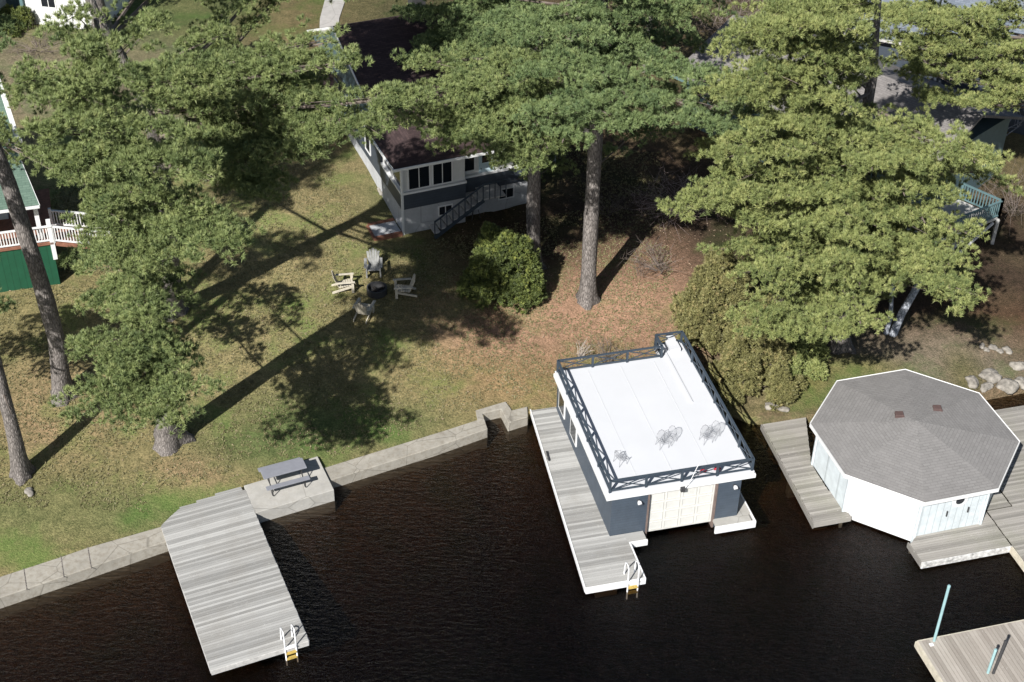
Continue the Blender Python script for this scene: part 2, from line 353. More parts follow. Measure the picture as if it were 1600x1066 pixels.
# ------------------------------------------------------------------ seawalls, slab
def wpoly(px, z=.5): return [W(x, y, z)[:2] for x, y in px]
def ccw(p):
    a = sum(p[i][0]*p[(i+1) % len(p)][1]-p[(i+1) % len(p)][0]*p[i][1] for i in range(len(p)))
    return p if a > 0 else p[::-1]
o = MB().prism(ccw(wpoly([(-300, 1035), (0, 936), (98, 903), (140, 889), (262, 847), (257, 823), (138, 857), (95, 872), (0, 903), (-300, 1000)])), -1.2, .56).build('seawall', M_CONC, bevel=.03)
tag(o, 'cracked old concrete seawall along the lawn left of the long grey dock', 'seawall')
jm = MB()
for a_, b_ in (((37, 888), (42, 922)), ((95, 868), (100, 903)), ((137, 855), (143, 890))):
    A, B = W(*a_, .565), W(*b_, .565); jm.bar(A, B, .03, .012)
each(jm, 'joint', M_BARK, o)
o = MB().prism(ccw(wpoly([(512, 752), (680, 699), (762, 670), (754, 646), (783, 639), (794, 661), (825, 651), (824, 635), (800, 641), (790, 627), (743, 641), (746, 656), (700, 671), (503, 732)])), -1.2, .5).build('seawall', M_CONC, bevel=.03)
tag(o, 'pale concrete seawall with a square step notch between picnic slab and boathouse dock', 'seawall')
sb = empty('concrete_slab', (*DO, .5), DA, 'pale concrete slab under the grey picnic table', 'slab')
MB().prism([(3.72, 7.4), (7.13, 7.5), (7.13, 9.8), (6.3, 9.75), (6.1, 9.3), (3.72, 9.2)], -1.6, .12).build('slab_top', M_SLAB, sb, .02)

# ------------------------------------------------------------------ docks
def planks(mb, x0, x1, y0, y1, z, pitch=.118, gap=.016, clip=None, along='x', th=.04):
    n_ = int((y1-y0)/pitch) if along == 'x' else int((x1-x0)/pitch)
    for i in range(n_):
        j = random.uniform(-.012, .012); dz = random.uniform(-.004, .004); vv = random.random()
        if along == 'x':
            a_, b_ = y0+i*pitch, y0+(i+1)*pitch-gap
            (X0, X1), (X2, X3) = ((x0, x1), (x0, x1)) if clip is None else (clip(a_), clip(b_))
            if abs(X2-X0) > .3 or abs(X3-X1) > .3: (X0, X1), (X2, X3) = (clip((a_+b_)/2),)*2
            if X1-X0 > .1: mb.hexa([(X0+j, a_, z-th+dz), (X1+j, a_, z-th+dz), (X3+j, b_, z-th+dz), (X2+j, b_, z-th+dz), (X0+j, a_, z+dz), (X1+j, a_, z+dz), (X3+j, b_, z+dz), (X2+j, b_, z+dz)], vv)
        else:
            a_, b_ = x0+i*pitch, x0+(i+1)*pitch-gap
            mb.box(a_, b_, y0+j, y1+j, z-th+dz, z+dz, vv)
d = empty('wooden_dock', (*DO, 0), DA, 'long grey weathered plank dock running out from the lawn, at the left', 'dock')
pm = MB()
planks(pm, 0, 3.72, -.02, 9.2, .62, clip=lambda y: (-.01+(max(0, y-8.15)*1.3), 3.72) if y < 8.9 else (.965+(y-8.9)*7, 3.6))
pm.build('decking', M_DECK, d)
fm = MB().box(-.02, .03, 0, 8.1, .40, .575).box(3.70, 3.745, 0, 7.3, .40, .575).box(0, 3.7, -.06, -.02, .38, .6); fm.build('fascia', M_GREYW, d)
cm = MB()
for y in (1.6, 3.6, 5.4, 7): cm.box(.9, 2.9, y, y+.25, -1.5, .56)
each(cm, 'crib', M_DECKB, d)

def ladder(name, loc, rz, label):
    t = empty(name, loc, rz, label, 'ladder', 'swim ladders at dock ends')
    mt = MB(); mt.smooth = True
    for x in (-.21, .21):
        mt = MB(); mt.smooth = True
        mt.tube([(x, .42, .0), (x, .40, .45), (x, .33, .72), (x, .18, .82), (x, .02, .78), (x, -.05, .6), (x, -.07, .1), (x, -.09, -.9)], .028, 8)
        mt.build('rail', M_METAL, t)
    for z, m_ in ((.02, M_METAL), (-.28, M_YELL), (-.56, M_YELL)):
        MB().box(-.2, .2, -.16, -.02, z-.02, z+.02).build('step', m_, t)
    return t
a = toW(DO, DA, 3.0, 0); ladder('swim_ladder', (*a, .62), DA, 'white swim ladder at the end of the long grey dock at left')
a = toW(BO, BA, .16, -2.62); ladder('swim_ladder', (*a, .50), BA, 'white swim ladder at the end of the boathouse dock, hooped over the white edge')

# boathouse dock
d = empty('wooden_dock', (*BO, 0), BA, 'white edged plank dock wrapping the left side of the boathouse', 'dock')
pm = MB()
planks(pm, -1.8, .62, -2.5, 8.5, .47, clip=lambda y: (-1.72+.055*(y+2.5), .64 if y < -.55 else .02 if y > 0 else .62))
pm.build('decking', M_DECK, d)
MB().box(.0, 1.42, -.5, -.02, .40, .468).build('side_decking', M_DECK, d)
MB().hexa([(-1.79, -2.62, .28), (-1.74, -2.62, .28), (-1.13, 8.5, .28), (-1.18, 8.5, .28), (-1.79, -2.62, .5), (-1.74, -2.62, .5), (-1.13, 8.5, .5), (-1.18, 8.5, .5)]).build('side_fascia', M_WHITE, d)
MB().box(-1.74, .72, -2.62, -2.56, .18, .50).box(.66, .72, -2.56, -.6, .3, .5).box(.66, 1.45, -.6, -.52, .2, .475).build('front_fascia', M_WHITE, d)
cm = MB()
for y in (-1.4, 0.6, 2.7, 5, 7.4): cm.box(-.9, 0, y, y+.2, -1.5, .42)
each(cm, 'crib', M_DECKB, d)
cl = MB().bar((-1.25, 4.9, .56), (-1.2, 5.5, .56), .05).bar((-1.24, 5.1, .47), (-1.24, 5.1, .56), .05).bar((-1.22, 5.3, .47), (-1.22, 5.3, .56), .05); cl.build('cleat', M_DARKM, d)
p2 = empty('dock_ledge', (*BO, 0), BA, 'small white edged concrete ledge at the right front corner of the boathouse', 'ledge')
MB().box(4.45, 6.0, -.45, .0, .34, .45).box(5.52, 6.1, .0, 1.6, .34, .45).build('ledge_top', M_SLAB, p2)
MB().box(4.38, 6.1, -.53, -.45, .12, .462).box(6.1, 6.16, -.53, 1.6, .12, .462).build('white_edge', M_WHITE, p2)

# ------------------------------------------------------------------ boathouse
bh = empty('boathouse', (*BO, 0), BA, 'navy boathouse with flat white roof deck, dark railing and white garage door over the water', 'boathouse')
wl = MB()
wl.box(0, .16, .16, 8.3, -.4, 2.42); wl.box(5.34, 5.5, .16, 8.3, -.4, 2.42); wl.box(.16, 5.34, 8.14, 8.3, -.4, 2.42)
wl.box(0, 1.52, 0, .16, .0, 2.42); wl.box(4.50, 5.5, 0, .16, .0, 2.42)
wl.build('wall', M_NAVY, bh)
each(MB().box(1.52, 1.60, -.02, .3, .0, 2.40).box(4.42, 4.50, -.02, .3, .0, 2.40), 'door_post', simple('brown_post', (.16, .12, .105), .7, .2), bh)
dr = MB()
dr.box(1.60, 4.42, .12, .16, .22, 2.42)
gdoor = dr.build('garage_door', simple('cream_door', (.60, .595, .56), .6, .05), bh)
pn = MB()
for r in range(4):
    z0 = .30+r*.53
    for c in range(4):
        x0 = 1.66+c*.69
        for a_, b_, e, g in ((x0, x0+.60, z0, z0+.03), (x0, x0+.60, z0+.40, z0+.43), (x0, x0+.03, z0+.03, z0+.40), (x0+.57, x0+.60, z0+.03, z0+.40)):
            pn.box(a_, b_, .10, .118, e, g)
    if r: pn.box(1.60, 4.42, .112, .118, z0-.035, z0-.028)
pn.build('panel_moulding', simple('cream_trim', (.55, .54, .505), .6, .05), gdoor)
RX0, RX1, RY0, RY1 = -.17, 6.05, .06, 8.22
MB().box(RX0, RX1, RY0, RY1, 2.44, 2.74).box(4.72, RX1, RY1, 9.05, 2.44, 2.74).build('roof', M_ROOFW, bh, .02)
MB().box(RX0-.05, RX1+.05, RY0-.05, RY0-.002, 2.42, 2.60).box(RX0-.05, RX0-.002, RY0, RY1, 2.42, 2.60).box(RX1+.002, RX1+.05, RY0, 9.05, 2.42, 2.60).build('fascia', M_WHITE, bh)
sm = MB()
for x in (1.25, 2.75, 4.3): sm.box(x, x+.035, RY0+.3, RY1-.3, 2.74, 2.748)
sm.build('seam', simple('roof_seam', (.53, .54, .56), .5, .03), bh)
MB().box(4.95, 5.05, 4.8, 8.9, 2.745, 2.80).box(5.2, 5.7, 8.3, 9.0, 2.745, 2.95).box(5.3, 5.62, 8.8, 9.3, 2.95, 3.1).build('roof_curb', M_ROOFW, bh)
def railing(parent, pts, z0, h, mat, step=1.5, post=.09, name='railing'):
    for i in range(len(pts)-1):
        rm = MB(); a_, b_ = np.array(pts[i]), np.array(pts[i+1]); L = np.hypot(*(b_-a_)); k = max(1, round(L/step))
        P3 = lambda t, z: (a_[0]+(b_[0]-a_[0])*t, a_[1]+(b_[1]-a_[1])*t, z)
        rm.bar(P3(0, z0+h-.02), P3(1, z0+h-.02), .10, .045); rm.bar(P3(0, z0+.10), P3(1, z0+.10), .05, .07)
        for j in range(k):
            e = .04/L; t0, t1 = j/k+e, (j+1)/k-e
            rm.bar(P3(t0, z0+.12), P3(t1, z0+h-.06), .028, .038); rm.bar(P3(t0, z0+h-.06), P3(t1, z0+.12), .028, .038)
        rm.build(name, mat, parent)
        for j in range(k+(i == len(pts)-2)):
            MB().box(*[v for p in (P3(j/k, 0),) for v in (p[0]-post/2, p[0]+post/2, p[1]-post/2, p[1]+post/2)], z0-.12, z0+h+.0).build('post', mat, parent)
railing(bh, [(4.72, 8.98), (5.95, 8.98), (5.95, .14), (-.07, .14), (-.07, 8.12), (4.72, 8.12), (4.72, 8.9)], 2.74, .64, M_RAIL)
for x in (1.12, 5.2):
    l = empty('wall_lamp', (*toW(BO, BA, x, 0), 2.2), BA, 'small white floodlight on the navy wall %s of the garage door' % ('left' if x < 3 else 'right'), 'lamp', 'floodlights on the boathouse front')
    MB().tube([(0, 0, 0), (0, -.07, 0)], .06, 10).build('bracket', M_DARKM, l)
    q = MB().tube([(0, -.06, .0), (0, -.14, .02), (0, -.22, -.03)], [.05, .08, .09], 12); q.smooth = False; q.build('lamp_head', M_METAL, l)
# side windows of the boathouse
for y in (6.9, 5.0):
    f = MB().box(-.05, 0, y, y+.95, 1.0, 2.15).build('window_frame', M_WHITE, bh); MB().box(-.056, -.048, y+.09, y+.86, 1.09, 2.06).build('pane', M_GLASS, f)
# fishing-pole like flagpole on the front fascia
fp = empty('flagpole', (*toW(BO, BA, 2.95, .0), 2.5), BA, 'thin white flagpole leaning out from the front fascia above the garage door', 'flagpole')
MB().box(-.09, .09, -.12, -.002, -.12, .08).build('bracket', M_DARKM, fp)
MB().tube([(.05, -.08, 0), (.28, -.1, .45), (.52, -.12, 1.25)], .014, 6).build('pole', M_METAL, fp)
for x, c, lb in ((3.95, M_RED, 'small red bundle tied to the inside of the front railing, left of its pair'), (4.55, M_RED, 'small red bundle tied to the inside of the front railing, right of its pair')):
    g = MB(); g.smooth = True
    g.tube([(-.14, 0, 0), (-.05, .02, .03), (.06, .0, .02), (.15, .02, 0)], [.03, .075, .07, .03], 8)
    q = g.build('red_bundle', c); q.location = (*toW(BO, BA, x, .42), 2.83); q.rotation_euler = (0, 0, BA); tag(q, lb, 'bundle')

# wire chairs on the roof
def wire_chair():
    t = empty('wire_chair', (0, 0, 0), 0)
    M_W = simple('light_grey_wire', (.22, .225, .24), .5, .1)
    b_ = MB()
    for k in range(12):
        a0 = math.pi*(.0+k/11); 
        if k < 11:
            a1 = math.pi*((k+1)/11); b_.tube([(.26*math.cos(a0), .22+.05*math.sin(a0), .55+.42*math.sin(a0)), (.26*math.cos(a1), .22+.05*math.sin(a1), .55+.42*math.sin(a1))], .012, 5)
        if 2 < k < 9: b_.tube([(.26*math.cos(a0), .22+.05*math.sin(a0), .55+.42*math.sin(a0)), (.2*math.cos(a0), .2, .42)], .007, 4)
        if k % 2: b_.tube([(.26*math.cos(a0), .22+.05*math.sin(a0), .55+.42*math.sin(a0)), (.275*math.cos(a0), .225+.05*math.sin(a0), .56+.435*math.sin(a0))], .022, 5)
    for s_ in (-1, 1): b_.tube([(.26*s_, .22, .55), (.25*s_, .2, .42)], .012, 5)
    b_.build('backrest', M_W, t)
    s2 = MB()
    for k in range(7): s2.tube([(-.25+k*.083, -.22, .42), (-.25+k*.083, .2, .42)], .007, 4)
    for k in range(4): s2.tube([(-.25, -.22+k*.14, .42), (.25, -.22+k*.14, .42)], .009, 4)
    s2.build('seat', M_W, t)
    for sx, sy in ((-1, -1), (1, -1), (-1, 1), (1, 1)):
        MB().tube([(.24*sx, .2*sy, .42), (.28*sx, .26*sy, 0)], .012, 5).build('leg', M_W, t)
    for s_ in (-1, 1): MB().tube([(.25*s_, .2, .62), (.32*s_, .0, .64), (.28*s_, -.22, .6), (.26*s_, -.22, .42)], .012, 5).build('armrest', M_W, t)
    return t
proto = wire_chair()
for i, (x, y, rz, lb) in enumerate([(2.85, 2.35, .15, 'upright white wire chair in the middle of the white roof'), (3.25, 2.55, -.9, 'white wire chair turned sideways against the middle chair on the roof'),
                                    (4.72, 2.25, .2, 'upright white wire chair near the right railing of the roof'), (5.12, 2.45, -.9, 'white wire chair tucked in beside the right railing of the roof'),
                                    (.85, 1.75, 1.9, 'white wire chair by the left front railing, in the rail shadow')]):
    c = proto if i == 0 else copy_tree(proto); c.location = (*toW(BO, BA, x, y), 2.748); c.rotation_euler = (0, 0, BA+rz); c.scale = (.74,)*3; tag(c, lb, 'chair', 'wire chairs on the boathouse roof')

# ------------------------------------------------------------------ octagonal boathouse
oc = empty('octagonal_boathouse', (*OC, 0), 0, 'pale blue octagonal boathouse with a grey shingled roof, at the right', 'boathouse')
A8 = [math.radians(83.59+45*k) for k in range(8)]
R_E, R_W = 4.30, 4.00; PE = [(R_E*math.cos(a), R_E*math.sin(a)) for a in A8]; PW = [(R_W*.985*math.cos(a), R_W*.985*math.sin(a)) for a in A8]
apex = (0, 0, 3.3)
roofmesh('roof', M_OCTR, [[(*PE[k], 2.70), (*PE[(k+1) % 8], 2.70), apex] for k in range(8)], .06, oc)
fm = MB()
for k in range(8):
    a_, b_ = PE[k], PE[(k+1) % 8]; s_ = 1.012
    fm.hexa([(a_[0]*.985, a_[1]*.985, 2.50), (a_[0]*s_, a_[1]*s_, 2.50), (b_[0]*s_, b_[1]*s_, 2.50), (b_[0]*.985, b_[1]*.985, 2.50),
             (a_[0]*.985, a_[1]*.985, 2.64), (a_[0]*s_, a_[1]*s_, 2.705), (b_[0]*s_, b_[1]*s_, 2.705), (b_[0]*.985, b_[1]*.985, 2.64)])
fm.build('eave_trim', M_WHITE, oc)
for k in range(8):
    a_, b_ = PW[k], PW[(k+1) % 8]; mid = math.degrees(A8[k]+math.pi/8) % 360
    door = abs(mid-(83.59+22.5+45*3)) < 1
    i_ = .95 if not door else .97
    q = MB().prism(ccw([a_, b_, (b_[0]*i_, b_[1]*i_), (a_[0]*i_, a_[1]*i_)]), .42 if not door else .12, 2.56).build('wall' if not door else 'door_panel', M_OCT if not door else M_OCTW, oc)
    if door: q['label'] = 'plain white boat door panel'
cm = MB()
for k in range(8):
    p_ = PW[k]; cm.box(p_[0]*1.0-.06, p_[0]*1.0+.06, p_[1]*1.0-.06, p_[1]*1.0+.06, -.5, 2.56)
each(cm, 'corner_post', M_OCT, oc)
# round window on the right front face
k = 4; a_, b_ = Vector((*PW[k], 0)), Vector((*PW[(k+1) % 8], 0))
a_, b_ = (a_, b_) if a_.x < b_.x else (b_, a_)
e = (b_-a_).normalized(); nr = Vector((e.y, -e.x, 0)); cpt = a_.lerp(b_, .58)+nr*.0+Vector((0, 0, 2.05))
rg = MB(); N = 20
ring = lambda r, o_: [cpt+nr*o_+e*r*math.cos(2*math.pi*i/N)+Vector((0, 0, r*math.sin(2*math.pi*i/N))) for i in range(N)]
v_ = ring(.34, .05)+ring(.2, .05)+ring(.34, 0)
rg.add(v_, [(i, (i+1) % N, N+(i+1) % N, N+i) for i in range(N)]+[(2*N+i, 2*N+(i+1) % N, (i+1) % N, i) for i in range(N)])
w_ = rg.build('round_window', M_WHITE, oc); g_ = MB(); g_.add(ring(.2, .03), [tuple(range(N))]); g_.build('pane', M_GLASS, w_)
for f in (.42, .74):
    q = a_.lerp(b_, f)+nr*.05+Vector((0, 0, 1.3)); MB().bar(q, q+Vector((0, 0, .28)), .05, .05).build('latch', M_DARKM, oc)
for px, py in ((1405, 648), (1465, 635)):
    P = W(px, py, 3.2)-np.array([*OC, 0]); r = math.hypot(P[0], P[1]); zz = 3.3-r*(.6/R_E/.955)+.02
    v_ = MB(); v_.box(P[0]-.17, P[0]+.17, P[1]-.15, P[1]+.15, zz-.1, zz+.08); v_.box(P[0]-.2, P[0]+.2, P[1]-.2, P[1]-.1, zz-.1, zz+.03); v_.build('roof_vent', simple('rust_brown_vent', (.10, .065, .06), .7, .2), oc, .02)
# its docks
d = empty('wooden_dock', (*OC, 0), OA, 'brownish plank deck left of the octagonal boathouse, mossy at its inner edge', 'dock')
pm = MB(); planks(pm, 0, 0, -1.92, 4.5, .42, clip=lambda y: (-5.07+.05*(y+1.9), -3.45 if y < -.3 else -3.7+(0.35*max(0, y-1.5)))); pm.build('decking', M_DECKB, d)
MB().hexa([(-5.12, -1.97, .1), (-5.07, -1.97, .1), (-4.75, 4.5, .1), (-4.8, 4.5, .1), (-5.12, -1.97, .37), (-5.07, -1.97, .37), (-4.75, 4.5, .37), (-4.8, 4.5, .37)]).box(-5.07, -3.4, -1.98, -1.93, .15, .40).build('fascia', M_DECKB, d)
each(MB().box(-4.3, -3.6, -.6, -.3, -1.5, .37).box(-4.7, -3.7, 1.2, 1.5, -1.5, .37), 'crib', M_DECKB, d)
d = empty('wooden_dock', (*OC, 0), OA, 'brown plank deck with a frosted white edge in front of the octagonal boathouse', 'dock')
pm = MB(); planks(pm, 0, 0, -5.06, -1.2, .42, clip=lambda y: (-1.76 if y < -3.9 else -1.6+.55*(y+3.9)*1.9, 2.2 if y < -3 else 3.4)); pm.build('decking', M_DECKB, d)
MB().box(-1.8, 2.24, -5.13, -5.075, .10, .41).build('fascia', simple('peeling_white_edge', (.5, .49, .47), .8, .5, 6.), d)
MB().box(-1.82, -1.765, -5.07, -3.9, .14, .40).build('side_fascia', M_DECKB, d)
d = empty('wooden_dock', (*OC, 0), OA, 'plank deck along the right side of the octagonal boathouse at the photo edge', 'dock')
pm = MB(); planks(pm, 2.23, 8, -6.2, 3, .45, clip=lambda y: (2.25 if y < -3 else 3.45, 8)); pm.build('decking', M_DECKB, d)
MB().box(2.16, 2.22, -6.3, -5.14, .1, .44).build('fascia', M_TAN, d)
# lower right dock
LO = W(1430, 1003, .5)[:2]; d = empty('wooden_dock', (*LO, 0), math.radians(15), 'tan plank dock with teal posts in the lower right corner', 'dock')
pm = MB(); planks(pm, 0.12, 8, -6, 0, .5, along='y', pitch=.15); pm.build('decking', M_DECKC, d)
MB().box(.0, .11, -6, 0, .25, .52).box(.11, 8, .002, .05, .2, .49).build('fascia', M_TAN, d)
MB().box(.45, .6, -.35, -.22, .502, .53).build('cleat', M_METAL, d)
LA = math.radians(15)
for x, y, h_, m_, lb, ln in ((.72, -.12, 2.95, M_POLE, 'tall slim teal mooring pole at the corner of the lower right dock', 0), (1.9, -2.0, 1.25, M_POLE, 'short teal pole on the lower right dock beside a dark one', .15), (2.05, -2.06, 1.75, M_DARKM, 'dark slanting pole beside the short teal pole on the lower right dock', .28)):
    q = toW(LO, LA, x, y); t = empty('mooring_pole', (*q, .5), 0, lb, 'pole', 'mooring poles on the lower right dock')
    mb = MB(); mb.smooth = False; mb.tube([(0, 0, -1.4), (ln*.3*h_, 0, h_-.02)], .055, 12); mb.build('pole', m_, t)
    MB().tube([(ln*.3*h_, 0, h_-.02), (ln*.3*h_, 0, h_+.03)], [.065, .05], 12).build('cap', m_, t)

# ------------------------------------------------------------------ picnic table
t = empty('picnic_table', (*toW(DO, DA, 5.37, 8.78), .62), DA, 'grey picnic table with metal legs on the concrete slab', 'picnic table')
MB().box(-.93, .93, -.33, .33, .70, .76).build('tabletop', M_GREYP, t, .015)
for s_ in (-1, 1):
    MB().box(-.93, .93, s_*.62-.12, s_*.62+.12, .41, .46).build('bench_seat', M_GREYP, t, .012)
for x in (-.7, .7):
    mb = MB(); mb.smooth = True
    mb.tube([(x, -.72, .40), (x, -.74, .06), (x, -.62, .02), (x, -.5, .06), (x, -.22, .68)], .022, 7)
    mb.tube([(x, .72, .40), (x, .74, .06), (x, .62, .02), (x, .5, .06), (x, .22, .68)], .022, 7); mb.tube([(x, -.72, .39), (x, .72, .39)], .02, 6)
    mb.build('leg_frame', M_DARKM, t)
MB().tube([(-.7, 0, .39), (0, 0, .69)], .018, 6).tube([(.7, 0, .39), (0, 0, .69)], .018, 6).build('brace', M_DARKM, t)

# ------------------------------------------------------------------ lawn chairs and fire pit
def adirondack():
    t = empty('adirondack_chair', (0, 0, 0), 0)
    b_ = MB()
    for i in range(5):
        x = (i-2)*.105; h_ = .98-.05*abs(i-2)**1.4
        b_.hexa([(x*.8-.045, .30, .25), (x*.8+.045, .30, .25), (x*.8+.045, .325, .25), (x*.8-.045, .325, .25), (x*1.15-.05, .30+.27*h_, h_), (x*1.15+.05, .30+.27*h_, h_), (x*1.15+.05, .325+.27*h_, h_), (x*1.15-.05, .325+.27*h_, h_)])
    b_.build('backrest', M_TAN, t)
    s_ = MB()
    for i in range(6): y = -.3+i*.105; s_.box(-.27, .27, y, y+.09, .36-.02*i, .38-.02*i)
    s_.build('seat', M_TAN, t)
    for sx in (-1, 1):
        MB().box(sx*.34-.065, sx*.34+.065, -.38, .42, .55, .575).build('armrest', M_TAN, t, .01)
        MB().box(sx*.30-.03, sx*.30+.03, -.33, -.22, 0, .55).build('front_leg', M_TAN, t)
        MB().hexa([(sx*.28-.02, -.3, .26), (sx*.28+.02, -.3, .26), (sx*.28+.02, .62, .0), (sx*.28-.02, .62, .0), (sx*.28-.02, -.3, .36), (sx*.28+.02, -.3, .36), (sx*.28+.02, .62, .1), (sx*.28-.02, .62, .1)]).build('rear_leg', M_TAN, t)
    return t
proto = adirondack()
for i, (px, py, rz, lb) in enumerate([(541, 452, math.radians(100), 'cream wooden lawn chair left of the fire pit, its back to the left'), (584, 428, math.radians(5), 'grey weathered wooden lawn chair at the top of the fire pit, facing the lake'),
                                      (629, 460, math.radians(-82), 'pale wooden lawn chair right of the fire pit, turned sideways'), (570, 492, math.radians(165), 'small pale wooden lawn chair below the fire pit, its back to the lake')]):
    c = proto if i == 0 else copy_tree(proto); P = G(px, py); c.location = tuple(P); c.rotation_euler = (0, 0, rz); tag(c, lb, 'chair', 'lawn chairs round the fire pit')
    c.scale = (1.12,)*3
    if i == 1:
        for q in [k for k in COL.objects if k.parent == c]: q.data = q.data.copy(); q.data.materials[0] = simple('dark_weathered_wood', (.26, .26, .25), .8, .25, 6.)
P = G(589, 458); t = empty('fire_pit', P, 0, 'round dark fire pit with a blackened rim between the lawn chairs', 'fire pit')
mb = MB(); N = 24
for r0, r1, z0, z1 in ((.50, .44, 0, .36),):
    vo_ = [(r0*math.cos(k*2*math.pi/N), r0*math.sin(k*2*math.pi/N), z) for z in (0, .36) for k in range(N)]+[(r1*math.cos(k*2*math.pi/N), r1*math.sin(k*2*math.pi/N), z) for z in (.36, .1) for k in range(N)]
    fs_ = []
    for q in range(3): fs_ += [(q*N+k, q*N+(k+1) % N, (q+1)*N+(k+1) % N, (q+1)*N+k) for k in range(N)]
    mb.add(vo_, fs_+[tuple(3*N+k for k in range(N))])
mb.build('rim', M_DARKM, t)
mb = MB(); mb.tube([(-.3, -.1, .15), (.3, .15, .22)], .06, 8).tube([(-.2, .25, .18), (.25, -.2, .15)], .06, 8).build('charred_log', simple('charred_wood', (.03, .027, .025), .9, .3), t)
mb = MB(); mb.smooth = True
P = G(45, 768)
def boulder(P, r, label, group=None, seed=0, name='boulder', flat=.6):
    rg = np.random.default_rng(seed); mb = MB(); mb.smooth = True; n1, n2 = 14, 20; vs = []
    ph = rg.uniform(0, 6, 6)
    for i in range(n1):
        th = math.pi*i/(n1-1)
        for k in range(n2):
            a_ = 2*math.pi*k/n2
            rr = r*(1+.16*math.sin(2*a_+ph[0])*math.sin(th)+.12*math.sin(3*a_+ph[1]+th*2)*math.sin(th)+.1*math.cos(2*th+ph[2])+.05*math.sin(5*a_+ph[3])+.07*math.sin(7*a_+ph[4]+4*th)*math.sin(th)+rg.normal(0, .018))
            vs.append((rr*math.sin(th)*math.cos(a_)*(1.25), rr*math.sin(th)*math.sin(a_), rr*math.cos(th)*flat))
    fs_ = [(i*n2+k, (i+1)*n2+k, (i+1)*n2+(k+1) % n2, i*n2+(k+1) % n2) for i in range(n1-1) for k in range(n2)]
    mb.add(vs, fs_); o_ = mb.build(name, M_ROCK); o_.location = (P[0], P[1], P[2]+r*.15); o_.rotation_euler = (0, 0, rg.uniform(0, 3))
    tag(o_, label, 'boulder', group); return o_
boulder(G(46, 770), .2, 'small pale flat stone in the grass below the leftmost trunk', seed=2)
boulder(G(598, 300), .3, 'pinkish stone against the left wall of the navy house', seed=3)
RK = [(1519, 598, .42, 'tall oval pale boulder nearest the octagonal roof'), (1547, 590, .5, 'greyish upright boulder behind the shoreline boulders'), (1541, 606, .36, 'rounded boulder at the water edge between larger ones'),
      (1574, 604, .55, 'long white boulder lying at the water edge'), (1597, 600, .36, 'pale boulder at the right photo edge beside the water'), (1592, 573, .4, 'flat pale rock at the right edge above the shoreline boulders'),
      (1534, 541, .2, 'small rock at the left end of the shaded row'), (1541, 547, .18, 'small rock second in the shaded row'), (1551, 544, .22, 'mid sized rock in the middle of the shaded row'), (1562, 549, .18, 'small rock right of the middle of the shaded row'), (1574, 548, .27, 'dark rounded rock at the right end of the shaded row'),
      (1205, 636, .3, 'rubble stone where the bronze cedar meets the deck'), (1225, 640, .22, 'small rubble stone beside the brown deck corner')]
for i, (x, y, r, lb) in enumerate(RK): boulder(G(x, y), r*.82, lb, 'boulders along the right shore', 20+i)
# little twig pieces / sticks
# ------------------------------------------------------------------ navy house
h = empty('navy_house', (*HO, 0), HA, 'navy blue house with dark brown roof and a windowed sun porch facing the lawn', 'house')
GZ = 1.6
MB().box(0, 3.4, 0, 3.4, GZ-.5, 3.15).box(3.4, 7.15, .45, 3.4, GZ-.5, 3.15).box(0.02, 10, 3.4, 14, GZ-.5, 3.15).build('foundation', M_PARGE, h)
MB().box(-.03, 3.42, -.03, 3.4, 3.15, 4.02).box(3.42, 7.18, .42, 3.4, 3.15, 4.02).box(-.03, 10, 3.4, 14, 3.15, 5.75).build('wall', M_NAVY2, h)
MB().box(-.06, .28, -.07, 3.3, 4.02, 4.14).box(.28, 3.46, -.07, .2, 4.02, 4.14).box(3.46, 7.2, .36, .5, 4.02, 4.14).build('sill', M_WHITE, h)
MB().box(.1, 3.42, .1, 3.4, 4.14, 5.86).box(3.42, 7.15, .55, 3.4, 4.02, 5.86).build('porch_wall', simple('pale_porch_wall', (.62, .62, .60), .6, .05), h)
def win(x0, x1, z0, z1, y, parent, side=False, mull=1, mat=None, fr=.06):
    fm = MB()
    g = .05
    def bx(a, b_, c, d_, e, f): fm.box(*( (a, b_, c, d_) if not side else (c, d_, a, b_)), e, f)
    bx(x0, x1, y-g, y, z0, z0+fr); bx(x0, x1, y-g, y, z1-fr, z1); bx(x0, x0+fr, y-g, y, z0+fr, z1-fr); bx(x1-fr, x1, y-g, y, z0+fr, z1-fr)
    for k in range(mull):
        c = x0+(x1-x0)*(k+1)/(mull+1); bx(c-.02, c+.02, y-g+.01, y, z0+fr, z1-fr)
    f_o = fm.build('window_frame', mat or M_WHITE, parent); pm_ = MB()
    if not side: pm_.box(x0+fr, x1-fr, y-.02, y-.004, z0+fr, z1-fr)
    else: pm_.box(y-.02, y-.004, x0+fr, x1-fr, z0+fr, z1-fr)
    pm_.build('pane', M_GLASS, f_o)
win(.35, 1.55, 4.16, 5.74, .1, h); win(1.65, 2.75, 4.16, 5.74, .1, h); win(3.5, 4.15, 4.3, 5.6, .55, h, mull=0); win(5.35, 6.1, 4.3, 5.6, .55, h, mull=0); win(6.3, 7.0, 4.3, 5.6, .55, h, mull=0)
win(.35, 1.6, 4.16, 5.74, .1, h, True, 0); win(1.75, 3.1, 4.16, 5.74, .1, h, True, 0)
win(1.9, 2.7, 2.35, 2.95, 0, h); win(5.4, 6.3, 2.3, 2.95, .45, h)
win(5.0, 5.9, 3.6, 5.2, -.03, h, True, 0); win(8.3, 9.2, 3.6, 5.2, -.03, h, True, 0); win(10.5, 11.3, 3.6, 5.2, -.03, h, True, 0)
dd = MB().box(4.35, 5.15, .47, .55, 3.5, 5.45).build('door', M_DOOR, h); MB().box(4.5, 5.0, .455, .468, 4.7, 5.3).build('pane', M_GLASS, dd); MB().box(4.42, 4.46, .42, .468, 4.35, 4.4).build('handle', M_DARKM, dd)
